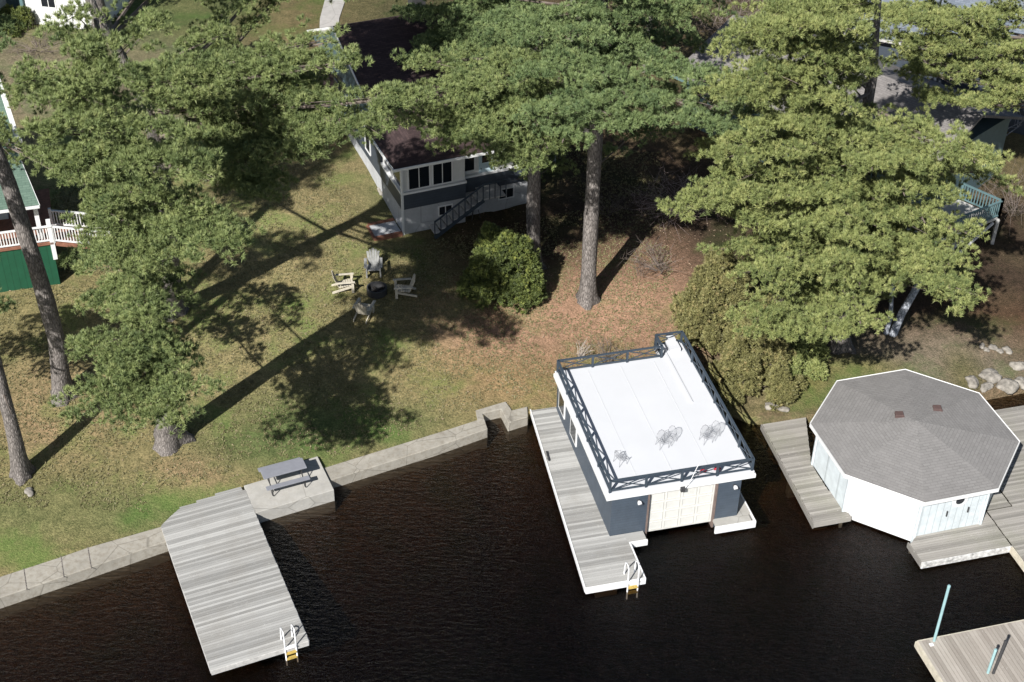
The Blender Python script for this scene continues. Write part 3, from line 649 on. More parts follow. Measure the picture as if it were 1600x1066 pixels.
MB().box(-.05, .06, -.05, .06, GZ-.3, 5.82).build('corner_board', M_WHITE, h)
E0 = 5.93
roofmesh('porch_roof', M_BROWNR, [[(-.55, -.55, E0), (7.7, -.55, E0), (7.7, 3.6, E0+.95), (.9, 3.6, E0+.95), (.9, 1.2, E0+.62)], [(-.55, 3.6, E0), (-.55, -.55, E0), (.9, 1.2, E0+.62), (.9, 3.6, E0+.95)]], .1, h)
MB().box(-.6, 7.75, -.62, -.57, E0-.14, E0+.0).box(-.62, -.57, -.57, 3.6, E0-.14, E0).build('porch_fascia', M_WHITE, h)
# main gable roof, ridge along x
yr, zr = 10.6, 8.6
roofmesh('roof', M_BROWNR, [[(-.15, 3.9, 6.62), (10.6, 3.9, 6.62), (10.6, yr, zr), (-.15, yr, zr)], [(10.6, 16.2, 5.95), (-.15, 16.2, 5.95), (-.15, yr, zr), (10.6, yr, zr)]], .14, h)
g = MB(); g.add([(0, 3.95, 5.7), (0, 15.8, 5.7), (0, yr, zr-.25), (.12, 3.95, 5.7), (.12, 15.8, 5.7), (.12, yr, zr-.25)], [(0, 2, 1), (3, 4, 5), (0, 1, 4, 3), (1, 2, 5, 4), (2, 0, 3, 5)]); g.build('gable_wall', M_TEAL, h)
MB().bar((-.17, 3.9, 6.53), (-.17, yr, zr-.07), .05, .14).bar((-.17, 16.2, 5.86), (-.17, yr, zr-.07), .05, .14).build('rake_board', M_WHITE, h)
roofmesh('entry_roof', M_BROWNR, [[(-2.3, 9.0, 5.2), (-.5, 9.0, 5.2), (-.5, 10.6, 6.3), (-2.3, 10.6, 6.3)], [(-.5, 12.2, 5.2), (-2.3, 12.2, 5.2), (-2.3, 10.6, 6.3), (-.5, 10.6, 6.3)]], .1, h)
MB().box(-2.1, -.03, 9.25, 9.35, 3.2, 5.2).box(-2.1, -2.0, 9.35, 11.9, 3.2, 5.2).build('entry_wall', M_TEAL, h)
MB().bar((-2.33, 9, 5.13), (-2.33, 10.6, 6.23), .05, .14).bar((-2.33, 12.2, 5.13), (-2.33, 10.6, 6.23), .05, .14).build('entry_rake_board', M_WHITE, h)
MB().box(4.6, 5.4, 11.3, 12.0, 7.8, 9.4).box(4.5, 5.5, 11.2, 12.1, 9.4, 9.55).build('chimney', M_DARKM, h)
# exterior stairs
st = MB()
for k in range(8): st.box(4.1-k*.34-.34, 4.1-k*.34, -.85, .0, 3.28-k*.2, 3.34-k*.2)
st.box(4.1, 5.3, -.85, .4, 3.3, 3.36); sto = st.build('stairs', M_GREYW, h)
sr = MB(); sr.bar((4.1, -.85, 4.25), (1.4, -.85, 2.6), .06, .08).bar((4.1, -.85, 3.3), (1.4, -.85, 1.65), .05, .2).bar((4.1, -.85, 4.25), (5.3, -.85, 4.25), .06, .08)
for k in range(9): x = 4.05-k*.33; z = 4.25-.61*k*.33; sr.bar((x, -.85, z-.95), (x, -.85, z), .045)
for k in range(4): sr.bar((4.4+k*.3, -.85, 3.3), (4.4+k*.3, -.85, 4.25), .04)
sr.build('stair_rail', M_RAIL, sto)
MB().box(-1.6, 0-.08, -.12, .05, GZ-.2, GZ+.28).box(-1.62, -1.5, .05, 1.2, GZ-.2, GZ+.28).box(-1.5, -.08, 1.2, 1.32, GZ-.2, GZ+.32).build('planter_edge', M_BRICK, h)
MB().box(-1.5, -.08, .05, 1.2, GZ-.2, GZ+.22).build('planter_cover', M_PARGE, h)
P = G(742, 342); t = empty('kettle_grill', P, 0, 'pale round covered grill beside the stairs of the navy house', 'grill')
mb = MB(); mb.smooth = True; mb.tube([(0, 0, .62), (0, 0, .68), (0, 0, .8), (0, 0, .95), (0, 0, 1.0)], [.12, .26, .32, .22, .05], 16); mb.build('lid', simple('pale_cover', (.50, .52, .54), .5, .15), t)
for k in range(3):
    a_ = k*2.1; MB().tube([(.15*math.cos(a_), .15*math.sin(a_), .66), (.3*math.cos(a_), .3*math.sin(a_), 0)], .02, 6).build('leg', M_DARKM, t)

# ------------------------------------------------------------------ white railings helper
def balustrade(parent, A, B, hgt, mat, step=.13, name='railing', post=True):
    A, B = np.array(A, float), np.array(B, float); L = np.linalg.norm((B-A)[:2]); k = max(2, int(L/step)); rm = MB()
    up = np.array([0, 0, 1.])
    rm.bar(A+up*hgt, B+up*hgt, .11, .06); rm.bar(A+up*.10, B+up*.10, .06, .07)
    for j in range(1, k):
        q = A+(B-A)*j/k; rm.bar(q+up*.12, q+up*(hgt-.03), .05)
    if post:
        for q in (A, B): rm.bar(q-up*.05, q+up*(hgt+.12), .13)
    rm.build(name, mat, parent)
# ------------------------------------------------------------------ green-roofed cottage, left edge
cr = W(80, 374, 4.6); cA = math.radians(17)
t = empty('green_cottage', (cr[0], cr[1], 1.3), cA, 'cottage at the left edge with green roof, white trim and a green boarded deck base', 'cottage')
MB().box(-9, 0, 0, .12, -1.0, 3.05).box(-.12, 0, .12, 3, -.6, 3.05).build('skirting', M_GREEN, t)
MB().box(-9, .08, -.08, 5, 3.05, 3.17).build('deck_floor', M_BRICK, t)
MB().box(-9, -1.9, 2.6, 9, 3.17, 5.5).build('wall', simple('pale_blue_cottage_wall', (.55, .62, .66), .6, .06), t)
balustrade(t, (-9, 0, 3.17), (-1.2, 0, 3.17), .85, M_WHITE); balustrade(t, (-1.2, 0, 3.17), (-.02, 0, 3.17), .85, M_WHITE)
for x in (-3.4, -1.9): win(x, x+1.1, 4.0, 5.2, 2.6, t)
MB().box(-.55, -.35, .35, .55, 3.17, 5.35).box(-.08, .12, -.08, .12, 2.2, 4.35).build('post', M_WHITE, t)
roofmesh('roof', M_GREENR, [[(-9, -.2, 5.35), (-.2, -.2, 5.35), (-1.0, 3.4, 6.75), (-9, 3.4, 6.75)]], .12, t)
MB().bar((-.2, -.2, 5.27), (-1.0, 3.4, 6.67), .06, .14).bar((-9, -.24, 5.27), (-.2, -.24, 5.27), .05, .14).build('fascia', M_WHITE, t)
roofmesh('upper_roof', M_GREENR, [[(-9, 3.6, 6.9), (-.8, 3.6, 6.9), (-1.6, 8.5, 9.2), (-9, 8.5, 9.2)]], .12, t)
MB().bar((-.8, 3.6, 6.82), (-1.6, 8.5, 9.1), .22, .16).bar((-1.4, 3.5, 6.8), (-.6, 3.5, 6.8), .2, .2).build('upper_fascia', M_WHITE, t)
A = np.array([-.0, .0, 3.17]); 
walk = MB().hexa([(0, 0, 2.95), (3.6, -.9, 2.45), (3.9, .6, 2.45), (0, 1.5, 2.95), (0, 0, 3.15), (3.6, -.9, 2.65), (3.9, .6, 2.65), (0, 1.5, 3.15)]); walk.build('ramp', M_BRICK, t)
balustrade(t, (.1, -.0, 3.15), (3.6, -.88, 2.65), .85, M_WHITE); balustrade(t, (.1, 1.45, 3.15), (3.9, .62, 2.65), .85, M_WHITE)
# white building top-left
P = G(60, 42); t = empty('white_cottage', (P[0], P[1], P[2]), math.radians(-10), 'white walled cottage with teal corner trim in the top left corner', 'cottage')
MB().box(-9, -2.3, -3, 4, -.5, 3.0).box(-.9, 4, .3, 8, -.5, 3.2).build('wall', M_WHITE, t)
MB().box(-2.3, -.9, .8, 4, -.5, 2.8).build('dark_passage', M_TEAL, t)
each(MB().box(-1.0, -.8, .1, .3, -.3, 3.2).box(-2.4, -2.25, -3.1, -2.95, -.3, 3.0), 'corner_trim', M_TEALP, t)
roofmesh('roof', simple('pale_metal_roof', (.6, .62, .64), .5, .1), [[(-9, -3.4, 3.0), (-2.1, -3.4, 3.0), (-2.1, 1, 4.4), (-9, 1, 4.4)], [(-1.0, 0, 3.2), (4.2, 0, 3.2), (4.2, 5, 5), (-1.0, 5, 5)]], .1, t)
win(.3, 1.3, 1.2, 2.4, .3, t); win(-5, -4, 1.1, 2.3, -3, t)

# ------------------------------------------------------------------ grey-teal cottage behind the right pine
P0 = W(1066, 168, 3.2); P1 = W(1420, 330, 3.2); ra = math.atan2(P1[1]-P0[1], P1[0]-P0[0]); L = math.hypot(*(P1-P0)[:2])
t = empty('teal_cottage', (P0[0], P0[1], 0), ra, 'grey teal cottage with a long weathered roof and raised deck behind the right hand pines', 'cottage')
MB().box(0, L, 0, 9, 1.5, 5.4).build('wall', M_TEAL, t)
for k in range(9):
    x = .5+k*L/9; win(x, x+.8, 3.6, 5.0, 0, t, mull=1, mat=M_TEALP)
roofmesh('roof', M_GREYR, [[(-.5, -.6, 5.3), (L+.6, -.6, 5.3), (L+.6, 4.5, 7.3), (-.5, 4.5, 7.3)], [(L+.6, 9.6, 5.3), (-.5, 9.6, 5.3), (-.5, 4.5, 7.3), (L+.6, 4.5, 7.3)]], .14, t)
MB().box(-.5, L+.6, -.66, -.6, 5.15, 5.3).build('fascia', M_TEALP, t)
D0 = W(1567, 312, 3.9); D1 = W(1500, 338, 3.9); Dm = W(1505, 285, 3.9)
dk = empty('raised_deck', (D0[0], D0[1], 0), 0, 'raised deck corner with teal baluster railing on posts right of the big pine', 'deck')
loc = lambda q, z: (q[0]-D0[0], q[1]-D0[1], z)
D2 = D1+(Dm-D0); DL = D1+(D1-D0)*1.2; DL2 = DL+(Dm-D0)
MB().prism(ccw([loc(q, 0)[:2] for q in (D0, DL, DL2, Dm)]), 2.72, 2.86).build('deck_floor', M_GREYW, dk)
balustrade(dk, loc(DL, 2.88), loc(D0, 2.88), .95, M_TEALP, .16); balustrade(dk, loc(Dm, 2.88), loc(D0, 2.88), .95, M_TEALP, .16)
for q in (D0, D1, DL): MB().bar(loc(q, -.2+float(T(q[0], q[1]))), loc(q, 2.72), .16).build('post', M_GREYW, dk)
MB().bar(loc(D1, 2.0), loc((D1+D0)/2, 2.65), .12).bar(loc(D1, 1.2), loc(D0*.9+D1*.1, 2.6), .1).build('brace', M_WHITE, dk)
# slate-roofed house, top right
P = W(1640, 60, 8.0); t = empty('slate_house', (P[0], P[1], 0), math.radians(-22), 'large house with a blue grey shingled roof in the top right corner', 'house')
MB().box(-10.5, 4, 0, 9, 2, 6.6).build('wall', M_NAVY2, t)
roofmesh('roof', M_SLATER, [[(-11, -.6, 6.5), (4.5, -.6, 6.5), (4.5, 5, 9.3), (-11, 5, 9.3)], [(4.5, 10, 6.5), (-11, 10, 6.5), (-11, 5, 9.3), (4.5, 5, 9.3)]], .14, t)
MB().box(-11, 4.5, -.66, -.6, 6.35, 6.5).build('fascia', M_GREYW, t)

# ------------------------------------------------------------------ trees
def foliage_mesh(name, mat, cc, cr, parent, tufts=7, needles=28, nl=.25, nw=.017, upb=.35, flat=.8, down=.15):
    """cc: clump centres (n,3), cr: clump radii.  Every clump is a dome of tufts, every tuft a spray of narrow needles bundles."""
    cc = np.asarray(cc); cr = np.asarray(cr); n_ = len(cc); K = tufts
    d = RNG.normal(size=(n_, K, 3)); d[..., 2] = np.abs(d[..., 2])*1.0 - down; d /= np.linalg.norm(d, axis=-1, keepdims=True)
    pos = cc[:, None]+d*cr[:, None, None]*RNG.uniform(.75, 1.08, (n_, K, 1))*np.array([1, 1, flat])
    ax = d*np.array([1, 1, .8])+np.array([0, 0, upb]); ax /= np.linalg.norm(ax, axis=-1, keepdims=True)
    J = needles
    nd = ax[:, :, None]*.95+RNG.normal(0, .55, (n_, K, J, 3)); nd /= np.linalg.norm(nd, axis=-1, keepdims=True)
    sd_ = np.cross(nd, ax[:, :, None]+np.array([0, 0, .3])+RNG.normal(0, .45, nd.shape)); sd_ /= np.linalg.norm(sd_, axis=-1, keepdims=True)
    b0 = np.broadcast_to(pos[:, :, None], nd.shape); ln = nl*RNG.uniform(.7, 1.2, (n_, K, J, 1))
    V = np.stack([b0-nd*ln*.25, b0+nd*ln*.35+sd_*nw, b0+nd*ln, b0+nd*ln*.35-sd_*nw], axis=3).reshape(-1, 3)
    nf = len(V)//4
    me = bpy.data.meshes.new(name); me.vertices.add(len(V)); me.vertices.foreach_set('co', V.astype(np.float32).ravel())
    me.loops.add(nf*4); me.loops.foreach_set('vertex_index', np.arange(nf*4, dtype=np.int32))
    me.polygons.add(nf); me.polygons.foreach_set('loop_start', np.arange(0, nf*4, 4, dtype=np.int32))
    try: me.polygons.foreach_set('loop_total', np.full(nf, 4, dtype=np.int32))
    except Exception: pass
    cv = RNG.uniform(.1, .6, (n_, 1, 1)); tv = RNG.uniform(-.2, .35, (n_, K, 1)); vv = np.clip(cv+tv+RNG.uniform(-.08, .08, (n_, K, J)), 0, 1)
    a = me.attributes.new('var', 'FLOAT', 'FACE'); a.data.foreach_set('value', vv.astype(np.float32).ravel())
    me.materials.append(mat); me.update(calc_edges=True); me.validate()
    global NF; NF = globals().get('NF', 0)+nf; ob = bpy.data.objects.new(name, me); COL.objects.link(ob); ob.parent = parent; return ob

def pad_clumps(c, rx, ry, ax, tilt=.15, sp=.42, thick=.07):
    """points of a flat irregular bough: ax = heading of its long side"""
    out = []; ph = RNG.uniform(0, 6.28, 4); ca, sa = math.cos(ax), math.sin(ax)
    nx_, ny_ = int(rx/sp)+2, int(ry/sp)+2
    for i in range(-nx_, nx_+1):
        for j in range(-ny_, ny_+1):
            x = (i+(j % 2)*.5)*sp+RNG.uniform(-.14, .14); y = j*sp*.87+RNG.uniform(-.14, .14)
            a_ = math.atan2(y/ry, x/rx); lim = 1+.20*math.sin(3*a_+ph[0])+.16*math.sin(5*a_+ph[1])+.12*math.sin(8*a_+ph[2])
            rr = math.hypot(x/rx, y/ry)
            if rr < lim:
                z = -.55*rr*rr*min(rx, ry)*.6+RNG.normal(0, thick)+.10*math.sin(x*2+ph[3])
                out.append((c[0]+x*ca-y*sa, c[1]+x*sa+y*ca, c[2]+z-tilt*(-y*.0)))
    return out

def pine(base, line, rads, pads, label, mat=None, name='pine_tree', group='tall pines on the lot', dead=6, sp=.42, flare=1.6, cat='tree', barkm=None, tufts=11, nl=.18, cl=.27, near=0., hsz=12., needles=28):
    """base: foot on the ground; line: (px, py) the trunk passes in the photo, with its Y kept near the foot; pads: (px, py, dy, w, h) boughs"""
    B = G(*base); pts = [B.copy()]
    for q in line: pts.append(WY(q[0], q[1], B[1]+(q[2] if len(q) > 2 else 0)))
    pts = np.array(pts); t = empty(name, B, 0, label, cat, group)
    lp = pts-B; zs = lp[:, 2]
    def at(z): return np.array([np.interp(z, zs, lp[:, 0]), np.interp(z, zs, lp[:, 1]), z])
    # trunk with root flare
    mb = MB(); mb.smooth = True; H = zs[-1]; r0 = rads[0]; N = 18; hs = [-.35, .0, .15, .35, .7, 1.2, 2, 3.2]+[3.2+(H-3.2)*k/9 for k in range(1, 10)]
    ph = RNG.uniform(0, 6, 3); vs = []
    for z in hs:
        c = at(max(z, 0)); c[2] = z; r = np.interp(max(z, 0), np.linspace(0, H, len(rads)), rads)
        fl = (flare-1)*math.exp(-max(z, 0)/.45)
        for k in range(N):
            a_ = 2*math.pi*k/N; lob = max(0, math.sin(3*a_+ph[0]))*.9+max(0, math.sin(5*a_+ph[1]))*.5
            rr = r*(1+fl*(.35+lob)+.05*math.sin(4*a_+z*1.3+ph[2])); vs.append((c[0]+rr*math.cos(a_), c[1]+rr*math.sin(a_), z))
    mb.add(vs, [(i*N+k, i*N+(k+1) % N, (i+1)*N+(k+1) % N, (i+1)*N+k) for i in range(len(hs)-1) for k in range(N)]+[tuple((len(hs)-1)*N+k for k in range(N))])
    mb.build('trunk', barkm or M_BARK, t)
    br = MB(); cc = []; cr = []
    for p in pads:
        px, py, dy, w_, h_ = p[:5]
        dy += near if dy <= 1.5 else 0
        C0 = WY(px, py, B[1]+dy)-B; s_ = pxm(C0+B)
        if C0[2] < .8: C0[2] = .8
        rx = w_/2/s_; ry = max(.35, (h_-hsz)/2/s_/.66)
        zt = max(.6, min(H-.3, C0[2]-.18*math.hypot(C0[0], C0[1]))); O = at(zt)
        ax = p[5] if len(p) > 5 else 0.
        d = C0-O; mid = O+d*.5+np.array([0, 0, -.04*np.linalg.norm(d)]); tip = C0+d/max(.3, np.linalg.norm(d))*min(rx, ry)*.5
        r = .02+.008*np.linalg.norm(d); br.tube([O, mid, C0-np.array([0, 0, .12]), tip-np.array([0, 0, .2])], [r, r*.75, r*.45, .015], 6, False)
        pts_ = pad_clumps(C0, rx, ry, ax, sp=sp*.9)
        L_ = np.linalg.norm(d)
        if L_ > 1.6:
            for f in np.arange(.35, 1.0, .38/L_):
                q = (O*(1-f)**2+2*mid*f*(1-f)+C0*f*f); sp_ = .18+.35*f
                for _k in range(2): pts_.append(tuple(q+np.array([RNG.normal(0, sp_), RNG.normal(0, sp_), .10+RNG.normal(0, .08)])))
        for k, q in enumerate(pts_):
            cc.append(q); cr.append(RNG.uniform(.8, 1.15)*cl)
            if k % 3 == 0:
                b0 = C0+(mid-C0)*RNG.uniform(0, .35); br.tube([b0, (b0+np.array(q))/2-np.array([0, 0, .05]), np.array(q)-np.array([0, 0, .1])], [.02, .014, .006], 3, False)
    for k in range(dead):
        z = RNG.uniform(.25, .9)*H; O = at(z); a_ = RNG.uniform(0, 6.28); l_ = RNG.uniform(.5, 1.6)
        br.tube([O, O+np.array([math.cos(a_)*l_, math.sin(a_)*l_, RNG.uniform(-.2, .2)])], [.03, .008], 4, False)
    if br.v: br.build('branches', M_TWIG, t)
    foliage_mesh('crown', mat or M_PINE, cc, cr, t, tufts=tufts, nl=nl, needles=needles, nw=.0095, upb=.7); return t

def fill(poly, w_, h_, step, dyr, seed=0, dyslope=0.0, yref=300):
    """boughs spread through an outline of the crown"""
    rg = np.random.default_rng(seed); out = []; xs_ = [p[0] for p in poly]; ys_ = [p[1] for p in poly]
    def inside(x, y):
        c = False
        for i in range(len(poly)):
            x1, y1 = poly[i]; x2, y2 = poly[i-1]
            if (y1 > y) != (y2 > y) and x < (x2-x1)*(y-y1)/(y2-y1)+x1: c = not c
        return c
    y = min(ys_); r = 0
    while y < max(ys_):
        x = min(xs_)+(r % 2)*step*.5
        while x < max(xs_):
            q = (x+rg.uniform(-.22, .22)*step, y+rg.uniform(-.2, .2)*step)
            if inside(*q): out.append((q[0], q[1], rg.uniform(*dyr)+dyslope*(q[1]-yref), w_*rg.uniform(.75, 1.25), h_*rg.uniform(.75, 1.25), rg.uniform(-.5, .5)))
            x += step
        y += step*.62; r += 1
    return out

# A: big pine nearest the lake at left
padsA = [(215, 630, -3.4, 180, 64, .2), (285, 600, -3.2, 80, 44, .3), (225, 600, -2.5, 110, 50), (160, 610, -3, 110, 50), (255, 640, -3.4, 100, 50), (185, 540, -2.2, 165, 66, -.1), (240, 560, -2, 90, 55), (228, 495, -.5, 80, 50), (225, 470, -1.5, 80, 50), (215, 410, -1, 130, 50), (185, 385, -2, 80, 50, .3), (255, 395, -2, 90, 50),
         (200, 345, -1, 150, 60), (310, 345, -2, 150, 62, -.2), (345, 375, -3, 90, 60, .3), (280, 310, -1.5, 110, 50), (195, 300, -2, 130, 55), (160, 330, -1, 80, 40), (300, 250, -2, 110, 60, .4), (240, 245, -2.5, 120, 60), (170, 235, -2, 130, 60), (105, 245, -2, 120, 54, -.3),
         (70, 205, -1.5, 80, 40, -.4), (110, 265, -2, 80, 30), (225, 195, -2, 130, 55), (150, 180, -2, 140, 60), (205, 60, 0, 60, 40), (110, 145, -1.5, 140, 60, .1), (60, 115, -1, 90, 44), (160, 110, -2, 130, 60), (140, 70, -1.5, 110, 52), (105, 50, -1, 80, 44), (120, 20, -1, 70, 40), (150, 145, -1, 90, 50),
        (165, 392, 1.6, 130, 60), (185, 470, 1.7, 110, 60), (235, 540, 1.4, 130, 70), (225, 440, 1.4, 150, 80), (205, 350, 1.4, 160, 80), (190, 270, 1.5, 150, 80), (160, 170, 1.5, 130, 70)]
pine((266, 688), [(240, 500, -1.6), (206, 330, -3.4), (170, 160, -5), (150, 30, -6)], [.52, .44, .34, .22, .08], padsA, 'massive pine with flared roots on the lawn nearest the long dock', mat=M_PINE, near=-5.4, hsz=14, flare=1.8)
padsB = [(400, 280, -2, 110, 50, .3), (355, 255, -2, 90, 50), (60, 130, 2, 110, 70), (-40, 200, 2, 120, 80), (430, 95, 1.5, 120, 60), (390, 112, 1.5, 110, 56), (470, 120, 1.5, 90, 50), (430, -50, 5, 200, 110), (330, -130, 4, 220, 120), (280, -170, 3, 220, 120), (380, -190, 4, 220, 110), (480, -60, 7, 160, 90), (250, -90, 2, 200, 110), (425, 130, -2, 120, 62, .5), (450, 90, -2, 110, 50, .3), (400, 160, -1.5, 100, 50), (345, 50, 1, 40, 40), (360, 210, -2, 120, 60), (410, 225, -2.5, 150, 60), (385, 250, -3, 90, 50), (400, 290, -3, 80, 44, .3), (470, 185, -2.5, 120, 60), (520, 205, -3, 130, 50, .3), (575, 185, -3.5, 120, 44, .4), (625, 150, -4, 90, 40, .6),
         (450, 225, -3, 120, 50), (510, 170, -2, 90, 46), (265, 125, -2, 150, 62), (300, 100, -1.5, 110, 50), (330, 130, -2, 80, 60, .5), (230, 110, -1, 100, 50), (265, 155, -2, 90, 36), (330, 165, -2, 60, 40), (545, 95, -3, 40, 36), (520, 60, -1.5, 30, 26), (485, 145, -2, 70, 60), (500, 100, -1, 50, 40), (240, 30, 1, 60, 50),
         ]
pine((270, 486), [(262, 330, -2.5), (240, 190, -4.5), (190, 90, -6), (120, -30, -6), (100, -160, -6)], [.46, .4, .32, .22, .1], padsB, 'pine mostly hidden behind the massive one, casting a long trunk shadow on the lawn', mat=M_PINE, near=-5.5, hsz=9)
padsC = [(-90, 120, 0, 160, 80), (-60, 40, 1, 160, 80), (-160, 60, -1, 150, 80), (-130, -40, 0, 180, 90), (-200, -20, 2, 160, 80), (-60, -60, 2, 150, 80), (-120, -120, 0, 160, 80)]
pine((98, 620), [(88, 530), (64, 440), (34, 350), (8, 270), (-25, 190), (-50, 90), (-80, -80)], [.40, .37, .35, .33, .3, .26, .2, .08], padsC, 'pine with a bare, bent trunk crossing in front of the green cottage', mat=M_PINED, dead=3)
pine((34, 742), [(20, 670), (-5, 580), (-30, 480), (-60, 330), (-80, 180)], [.33, .28, .26, .23, .18, .08], [(-90, 460, 1.6, 150, 90), (-150, 500, 2, 150, 90), (-60, 400, 2, 90, 60), (-200, 440, 1, 150, 90), (-120, 280, 0, 130, 70), (-60, 260, 1, 90, 60), (-160, 210, 0, 150, 70), (-100, 180, 0, 120, 60), (-70, 210, -1, 90, 60), (-110, 380, 0, 110, 60)], 'leftmost bare leaning trunk with a pale scar at its foot', mat=M_PINED, dead=3, flare=1.7)
# E and F: twin pines in front of the house
padsE = [(945, 120, -3, 140, 60), (900, 90, -2, 110, 56), (985, 155, -4, 180, 50, .2), (1060, 110, -2, 160, 50), (1110, 125, -3, 90, 40, -.3), (1050, 185, -4, 190, 50, -.1), (1120, 195, -4, 110, 40, -.3), (930, 170, -4, 130, 50), (880, 165, -3.5, 110, 56), (990, 90, -1.5, 110, 44), (920, 50, -2, 90, 60), (860, 40, -1, 120, 70),
         (880, 215, -4, 100, 36, .2), (840, 190, -3, 60, 40), (850, 110, -2.5, 100, 56), (1150, 175, -3, 60, 30), (960, 190, -4, 120, 40), (975, 60, 0, 60, 60), (905, 20, -1, 100, 50), (1010, 40, 2, 70, 40), (1000, 195, 3, 120, 60), (1040, 60, 2, 130, 60), (1010, 20, 0, 120, 60), (1010, -30, -1, 150, 70), (800, 30, 1, 80, 60), (830, -40, 0, 160, 70), (930, -60, 0, 180, 90), (870, -110, 1, 160, 80)]
pine((918, 470), [(921, 400), (927, 280), (934, 160), (944, 0), (950, -90)], [.40, .36, .34, .30, .2, .08], padsE, 'tall straight trunked pine on reddish needles right of the round bush', mat=M_PINED, near=-3, hsz=26)
padsF = [(655, 182, -4, 90, 40, .4), (695, 205, -4.5, 90, 44), (800, 245, -5, 60, 34), (700, 140, -4, 160, 50), (760, 130, -4, 130, 50), (690, 165, -4, 120, 40, .5), (745, 195, -4.5, 100, 60), (748, 218, -5, 80, 44, -.5), (720, 185, -4, 80, 50), (790, 175, -4, 110, 50), (830, 165, -4, 90, 56), (855, 225, -4.5, 90, 34, .3), (832, 255, -5, 70, 30, .2), (795, 215, -4, 70, 50), (815, 95, -2, 120, 50), (650, 95, -1, 50, 22), (860, 140, -3, 90, 40), (700, 225, -3, 60, 36), (775, 215, -5, 60, 40),
         (740, 170, 2, 130, 70), (800, 190, 3, 120, 60), (835, 240, 3, 110, 60), (800, 120, 2, 140, 60), (700, 100, 3, 90, 40), (860, 190, 2, 90, 60)]
pine((834, 415), [(833, 330), (836, 240), (840, 150), (846, 40)], [.36, .33, .3, .22, .08], padsF, 'pine behind the round bush, its shaded trunk in front of the house corner', mat=M_PINE, near=-3, hsz=16)
# K: trees at the top middle behind the house ridge
padsK = [(1030, -30, -3.5, 180, 90), (1000, -85, -5, 180, 90), (1060, -10, -2, 120, 60), (700, 60, -2, 110, 44), (655, 88, -2.5, 50, 26), (735, 85, -3, 110, 40), (690, 20, -1, 120, 50), (750, 45, -2, 130, 54), (650, 15, 0, 60, 30), (800, 50, -2, 120, 54), (740, 75, -3, 110, 40), (820, 20, -1, 110, 40), (770, 5, 0, 130, 50), (700, 50, -1, 70, 40), (840, 75, -2, 80, 40), (700, -30, 0, 150, 60), (800, -40, 0, 150, 60), (660, 45, 1, 50, 30), (780, 85, -2, 60, 30)]
pine((905, 205), [(902, 130), (896, 0), (890, -90)], [.35, .3, .2, .08], padsK, 'pine over the brown house roof at the top middle', mat=M_PINED, hsz=8)
padsK2 = [(940, 30, -1, 70, 30), (1080, 15, -1, 90, 40), (1045, 30, 0, 60, 40), (980, 5, 0, 60, 30), (1000, -40, 0, 140, 60)]
pine((1010, 110), [(1015, 40), (1020, -60)], [.22, .16, .05], padsK2, 'sparse small pine at the top between the house and the big right pine', mat=M_PINE, sp=.5)
# G: the big pine on the right
polyG = [(1172, 0), (1335, 0), (1330, 60), (1340, 100), (1315, 130), (1305, 185), (1430, 215), (1540, 235), (1560, 255), (1545, 285), (1500, 310), (1450, 330), (1505, 380), (1480, 402), (1420, 425), (1300, 488), (1260, 498), (1230, 460), (1165, 440), (1150, 380), (1120, 320), (1045, 320), (1110, 285), (1110, 225), (1150, 195), (1130, 130), (1170, 95)]
padsG = fill(polyG, 100, 42, 60, (-4, -.5), seed=5)+fill(polyG, 110, 50, 90, (.5, 4), seed=9)
padsG += [(1070, 322, -4, 90, 26, -.1), (1520, 245, -3, 110, 36, -.1), (1400, 255, -3, 130, 40), (1488, 448, -4, 105, 40, -.2), (1505, 474, -4, 50, 34, .8), (1230, 512, -4, 130, 40), (1290, 512, -4.5, 110, 40), (1345, 500, -4.5, 80, 36), (1185, 490, -4, 90, 40), (1430, 412, -3, 130, 40), (1480, 405, -3, 90, 30), (1515, 362, -2, 60, 26), (1150, 240, -3, 90, 40), (1160, 140, -3, 90, 50), (1200, 40, -2, 110, 60), (1260, -40, 0, 200, 80), (1330, -60, 1, 180, 80)]
pine((1310, 540), [(1318, 400), (1340, 250), (1365, 110), (1372, 0), (1385, -80)], [.48, .42, .34, .26, .16, .06], padsG, 'huge yellow green pine filling the right side above the octagonal boathouse', mat=M_PINEY, cl=.28, near=-3, hsz=15)
padsJ = [(1405, 60, -2, 70, 34), (1420, 90, -2, 60, 30), (1375, 20, -1, 60, 40), (1430, 30, -2, 120, 50), (1500, 25, -2, 130, 46), (1560, 15, -1, 90, 40), (1440, 70, -2, 90, 36), (1490, 60, -2, 90, 36), (1400, 20, -1, 80, 40), (1550, 105, -2, 130, 34, -.2), (1585, 130, -2, 80, 40), (1520, 160, -3, 80, 30), (1585, 75, -2, 60, 24), (1460, 100, -1, 60, 40), (1530, 80, -2, 60, 26), (1570, 150, -2, 70, 30), (1440, 10, 0, 100, 40), (1540, -40, 0, 160, 70), (1450, -50, 0, 150, 70), (1430, 110, -2, 50, 50), (1460, 150, -2, 60, 50)]
pine((1650, 330), [(1645, 230), (1640, 100), (1640, -60)], [.32, .28, .2, .08], padsJ, 'pine with spreading pale limbs over the grey roofs at the top right', mat=M_PINEY, dead=10)
pine((160, 45), [(150, 0), (135, -80)], [.5, .44, .3], [(120, -120, 0, 200, 90), (60, -90, 0, 150, 70), (200, -140, 0, 150, 70)], 'thick grey pine trunk beside the white cottage at the top left', mat=M_PINED, dead=2)
pine((352, 100), [(350, 70), (347, 30)], [.12, .08, .03], [(352, 88, 0, 60, 30), (350, 72, 0, 50, 26), (348, 58, 0, 40, 22), (347, 42, 0, 26, 16), (347, 32, 0, 14, 12)], 'small dark young conifer on the back lawn left of the path', mat=M_BUSH, dead=0, name='young_conifer', group=None, sp=.3, cl=.22, nl=.14)

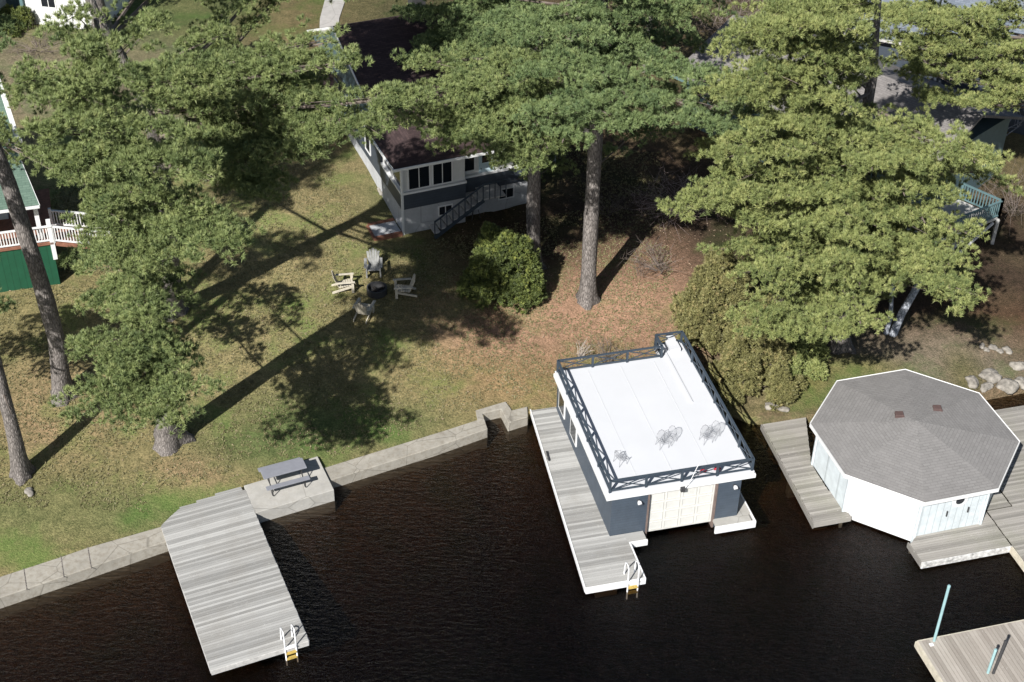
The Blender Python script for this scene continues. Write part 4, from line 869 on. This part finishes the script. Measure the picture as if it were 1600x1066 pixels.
# bushes made of many upright lumps
def shrub(base, w_, h_, z_, label, mat, name='evergreen_bush', lumps=26, seed=0, tufts=9, cl=.24, nl=.17, sp=1., shape='round'):
    B = G(*base); t = empty(name, B, 0, label, 'bush'); rg = np.random.default_rng(seed); cc = []; cr = []; sm_ = MB()
    for k in range(lumps):
        a_ = rg.uniform(0, 6.28); rr = math.sqrt(rg.uniform(0, 1)); fx = rr*math.cos(a_); fy = rr*math.sin(a_)
        top = z_*(1-.75*rr**2.2) if shape == 'round' else z_*(1-.9*rr)*rg.uniform(.8, 1.05)
        lx, ly = fx*w_/2, fy*h_/2; top *= rg.uniform(.72, 1.12); rl = rg.uniform(.35, .72)*sp; n_ = 8+int(top/.22)
        sm_.tube([(lx*.3, ly*.3, 0), (lx*.8, ly*.8, top*.5), (lx, ly, top*.92)], [.04, .03, .008], 5, False)
        for j in range(n_*3):
            z = top*(1-rg.uniform(0, 1)**1.2*.9); s_ = rl*(.25+.75*min(1, (top-z)/1.1)); b_ = rg.uniform(0, 6.28)
            cc.append((lx+s_*math.cos(b_), ly+s_*math.sin(b_), max(.1, z))); cr.append(rg.uniform(.7, 1.15)*cl)
    sm_.build('stems', M_TWIG, t); foliage_mesh('foliage', mat, cc, cr, t, tufts=tufts, needles=16, nl=nl, nw=.018, upb=.4, flat=1.0, down=.4); return t
shrub((788, 462), 3.3, 2.6, 4.3, 'rounded dark evergreen bush with sunlit yellow green lower side, left of the straight pine', M_BUSH, seed=1, lumps=26)
shrub((1180, 600), 3.8, 4.0, 4.8, 'bronze olive cedar thicket behind the right corner of the boathouse', M_CEDAR, name='cedar_bush', seed=2, lumps=30, sp=.85, shape='cone')
shrub((1125, 510), 4.4, 5.5, 5.4, 'bronze olive cedar thicket between the lawn and the huge right pine, further from the lake', M_CEDAR, name='cedar_bush', seed=4, lumps=32, sp=.85, shape='cone')
shrub((1225, 560), 4, 3.5, 3.6, 'greener cedar bush under the huge pine beside the cedar thicket', M_PINEY, name='cedar_bush', seed=6, lumps=24, shape='cone')
shrub((20, 45), 4, 2, 1.3, 'low dark foundation bush in front of the white cottage', M_BUSH, seed=8, lumps=10)

# bare deciduous shrubs
def bare(base, r, h_, n_, label, mat=M_TWIGL, seed=0, lean=(0, 0), name='bare_shrub', thick=.018, B=None):
    B = G(*base) if B is None else B; t = MB(); rg = np.random.default_rng(seed)
    for k in range(n_):
        a_ = rg.uniform(0, 6.28); l_ = r*math.sqrt(rg.uniform(.05, 1)); s0 = np.array([math.cos(a_)*l_*.25, math.sin(a_)*l_*.25, 0])
        e = np.array([math.cos(a_)*l_+lean[0], math.sin(a_)*l_+lean[1], h_*rg.uniform(.6, 1.1)*(1-.4*l_/r)])
        mid = s0*.6+e*.45+np.array([*rg.normal(0, .08*r, 2), .12*h_]); t.tube([s0, mid, e], [thick, thick*.6, thick*.25], 4, False)
        for j in range(4):
            f = rg.uniform(.4, .95); q = mid+(e-mid)*f; q2 = q+rg.normal(0, .22*r, 3)+np.array([0, 0, .12*h_]); t.tube([q, q2], [thick*.45, thick*.2], 3, False)
    o_ = t.build(name, mat); o_.location = tuple(B); tag(o_, label, 'shrub', 'leafless shrubs'); return o_
bare((950, 566), 1.0, 1.2, 26, 'thin leafless shrub behind the back railing of the boathouse roof', M_TWIG, 1)
bare((905, 560), .6, 1.0, 14, 'small wispy leafless shrub behind the back left corner of the boathouse', M_TWIGL, 12)
bare((1030, 420), 1.6, 1.3, 40, 'pale leafless shrub at the lawn edge left of the cedar thicket', M_TWIG, 2, (-.6, -.2))
bare((1075, 330), 2.6, 1.5, 90, 'tangled pinkish leafless brush under the left bough of the huge pine', simple('pinkish_twigs', (.36, .28, .26), .9, .3), 3, (-.8, 0), thick=.011)
bare((1535, 235), 1.4, 4.2, 12, 'slender white stemmed leafless tree clump below the grey roof at right', M_BIRCH, 4, (.6, 0), 'bare_tree', .05)
bare((1590, 330), 2.6, 1.8, 50, 'dark leafless brush at the right photo edge beside the raised deck', M_TWIG, 5)
bare((1150, 70), 3, 3.2, 40, 'leafless tree crown over the dark roof between the two pines at the top', M_TWIG, 6, (0, 0), 'bare_tree', .04)
bare((265, 215), 1.6, 2.4, 40, 'leafless shrub in the shade among the left pines', M_TWIG, 7)
bare((950, 330), 1.4, 1.0, 24, 'low leafless brush in the shade beside the straight pine trunk', M_TWIG, 8)
bare((60, 78), 2.2, .5, 40, 'flattened heap of dry brush in front of the white cottage', M_TWIG, 9)
# birch with two trunks
B = G(1392, 521); t = empty('birch_tree', B, 0, 'white birch with forked trunk emerging under the huge pine behind the octagonal boathouse', 'tree')
mb = MB(); mb.smooth = True; mb.tube([(-.25, 0, -.2), (-.18, 0, 1.0), (-.32, .1, 2.2), (-.2, .6, 3.8)], [.13, .11, .1, .06], 10).tube([(.05, -.1, -.2), (.35, .1, 1.1), (.95, .4, 2.6), (1.4, .9, 4.2)], [.2, .19, .17, .08], 10); mb.build('trunk', M_BIRCH, t)
mb = MB()
for k in range(14):
    q = np.array([.9, .5, 3.0])+RNG.normal(0, .5, 3); mb.tube([(1.0, .5, 2.8), tuple(q+[0, 0, 1.2])], [.03, .006], 4, False)
mb.build('branches', M_TWIGL, t)
# stump / cut log
P = G(165, 322); t = empty('tree_stump', P, 0, 'cut grey tree stump with a pale top in the shade right of the green cottage', 'stump')
mb = MB(); mb.smooth = False; mb.tube([(0, 0, -.2), (0, 0, .2), (.02, 0, .75)], [.5, .38, .34], 14); mb.build('stump', M_BARK, t)
mb = MB(); mb.tube([(.02, 0, .75), (.02, 0, .83)], [.45, .42], 12); mb.build('flat_top', M_ROCK, t)
# pale downspout / pole lying on back lawn
A, Bq, Cq = G(152, 8), G(190, 34), G(217, 39); o_ = MB()
o_.tube([(0, 0, .15), tuple((Bq-A)+[0, 0, .12]), tuple((Cq-A)+[0, 0, .1])], .07, 8); o_ = o_.build('fallen_branch', M_TWIGL); o_.location = tuple(A)
tag(o_, 'long pale bent branch lying on the back lawn by the thick grey trunk', 'branch')
# grass blades and fallen leaves scattered on the ground
def scatter(nn, region, keep):
    x = RNG.uniform(region[0], region[1], nn); y = RNG.uniform(region[2], region[3], nn); t_ = y-shore(x); k = (t_ > 1.1) & keep(x, y)
    x, y = x[k], y[k]; return np.stack([x, y, T(x, y)], -1)
P = scatter(42000, (-24, 8, 44, 72), lambda x, y: (np.sin(x*1.3+np.sin(y))*np.sin(y*1.1) > -.7))
hx, hy = (P[:, 0]-HO[0])*math.cos(HA)+(P[:, 1]-HO[1])*math.sin(HA), -(P[:, 0]-HO[0])*math.sin(HA)+(P[:, 1]-HO[1])*math.cos(HA)
P = P[~((hx > -1.7) & (hx < 10) & (hy > -1) & (hy < 16))]
dx_, dy_ = (P[:, 0]-DO[0])*math.cos(DA)+(P[:, 1]-DO[1])*math.sin(DA), -(P[:, 0]-DO[0])*math.sin(DA)+(P[:, 1]-DO[1])*math.cos(DA)
P = P[~((dx_ > -.3) & (dx_ < 7.6) & (dy_ < 10.2))]
M_GRASS = foliage('lawn_grass', (.17, .165, .075), (.26, .235, .12), (.35, .30, .17))
g_ = foliage_mesh('grass', M_GRASS, P, np.full(len(P), .05), None, tufts=2, needles=4, nl=.085, nw=.014, upb=.8, flat=.2, down=0)
tag(g_, kind='stuff')
P = np.concatenate([scatter(1300, (-4, 12, 50, 68), lambda x, y: x > -9), scatter(900, (-24, 6, 45, 66), lambda x, y: x > -99)])
n_ = len(P); a_ = RNG.uniform(0, 6.28, n_); sz = RNG.uniform(.025, .06, n_); mb = MB()
for p, q, r in zip(P, a_, sz):
    c_, s_ = math.cos(q)*r, math.sin(q)*r; z = p[2]+.03
    mb.add([(p[0]+c_, p[1]+s_, z+.02), (p[0]-s_*.6, p[1]+c_*.6, z), (p[0]-c_, p[1]-s_, z+.015), (p[0]+s_*.6, p[1]-c_*.6, z)], [(0, 1, 2, 3)])
tag(mb.build('fallen_leaves', simple('dry_leaves', (.34, .25, .17), .8, .4, 8.)), kind='stuff')
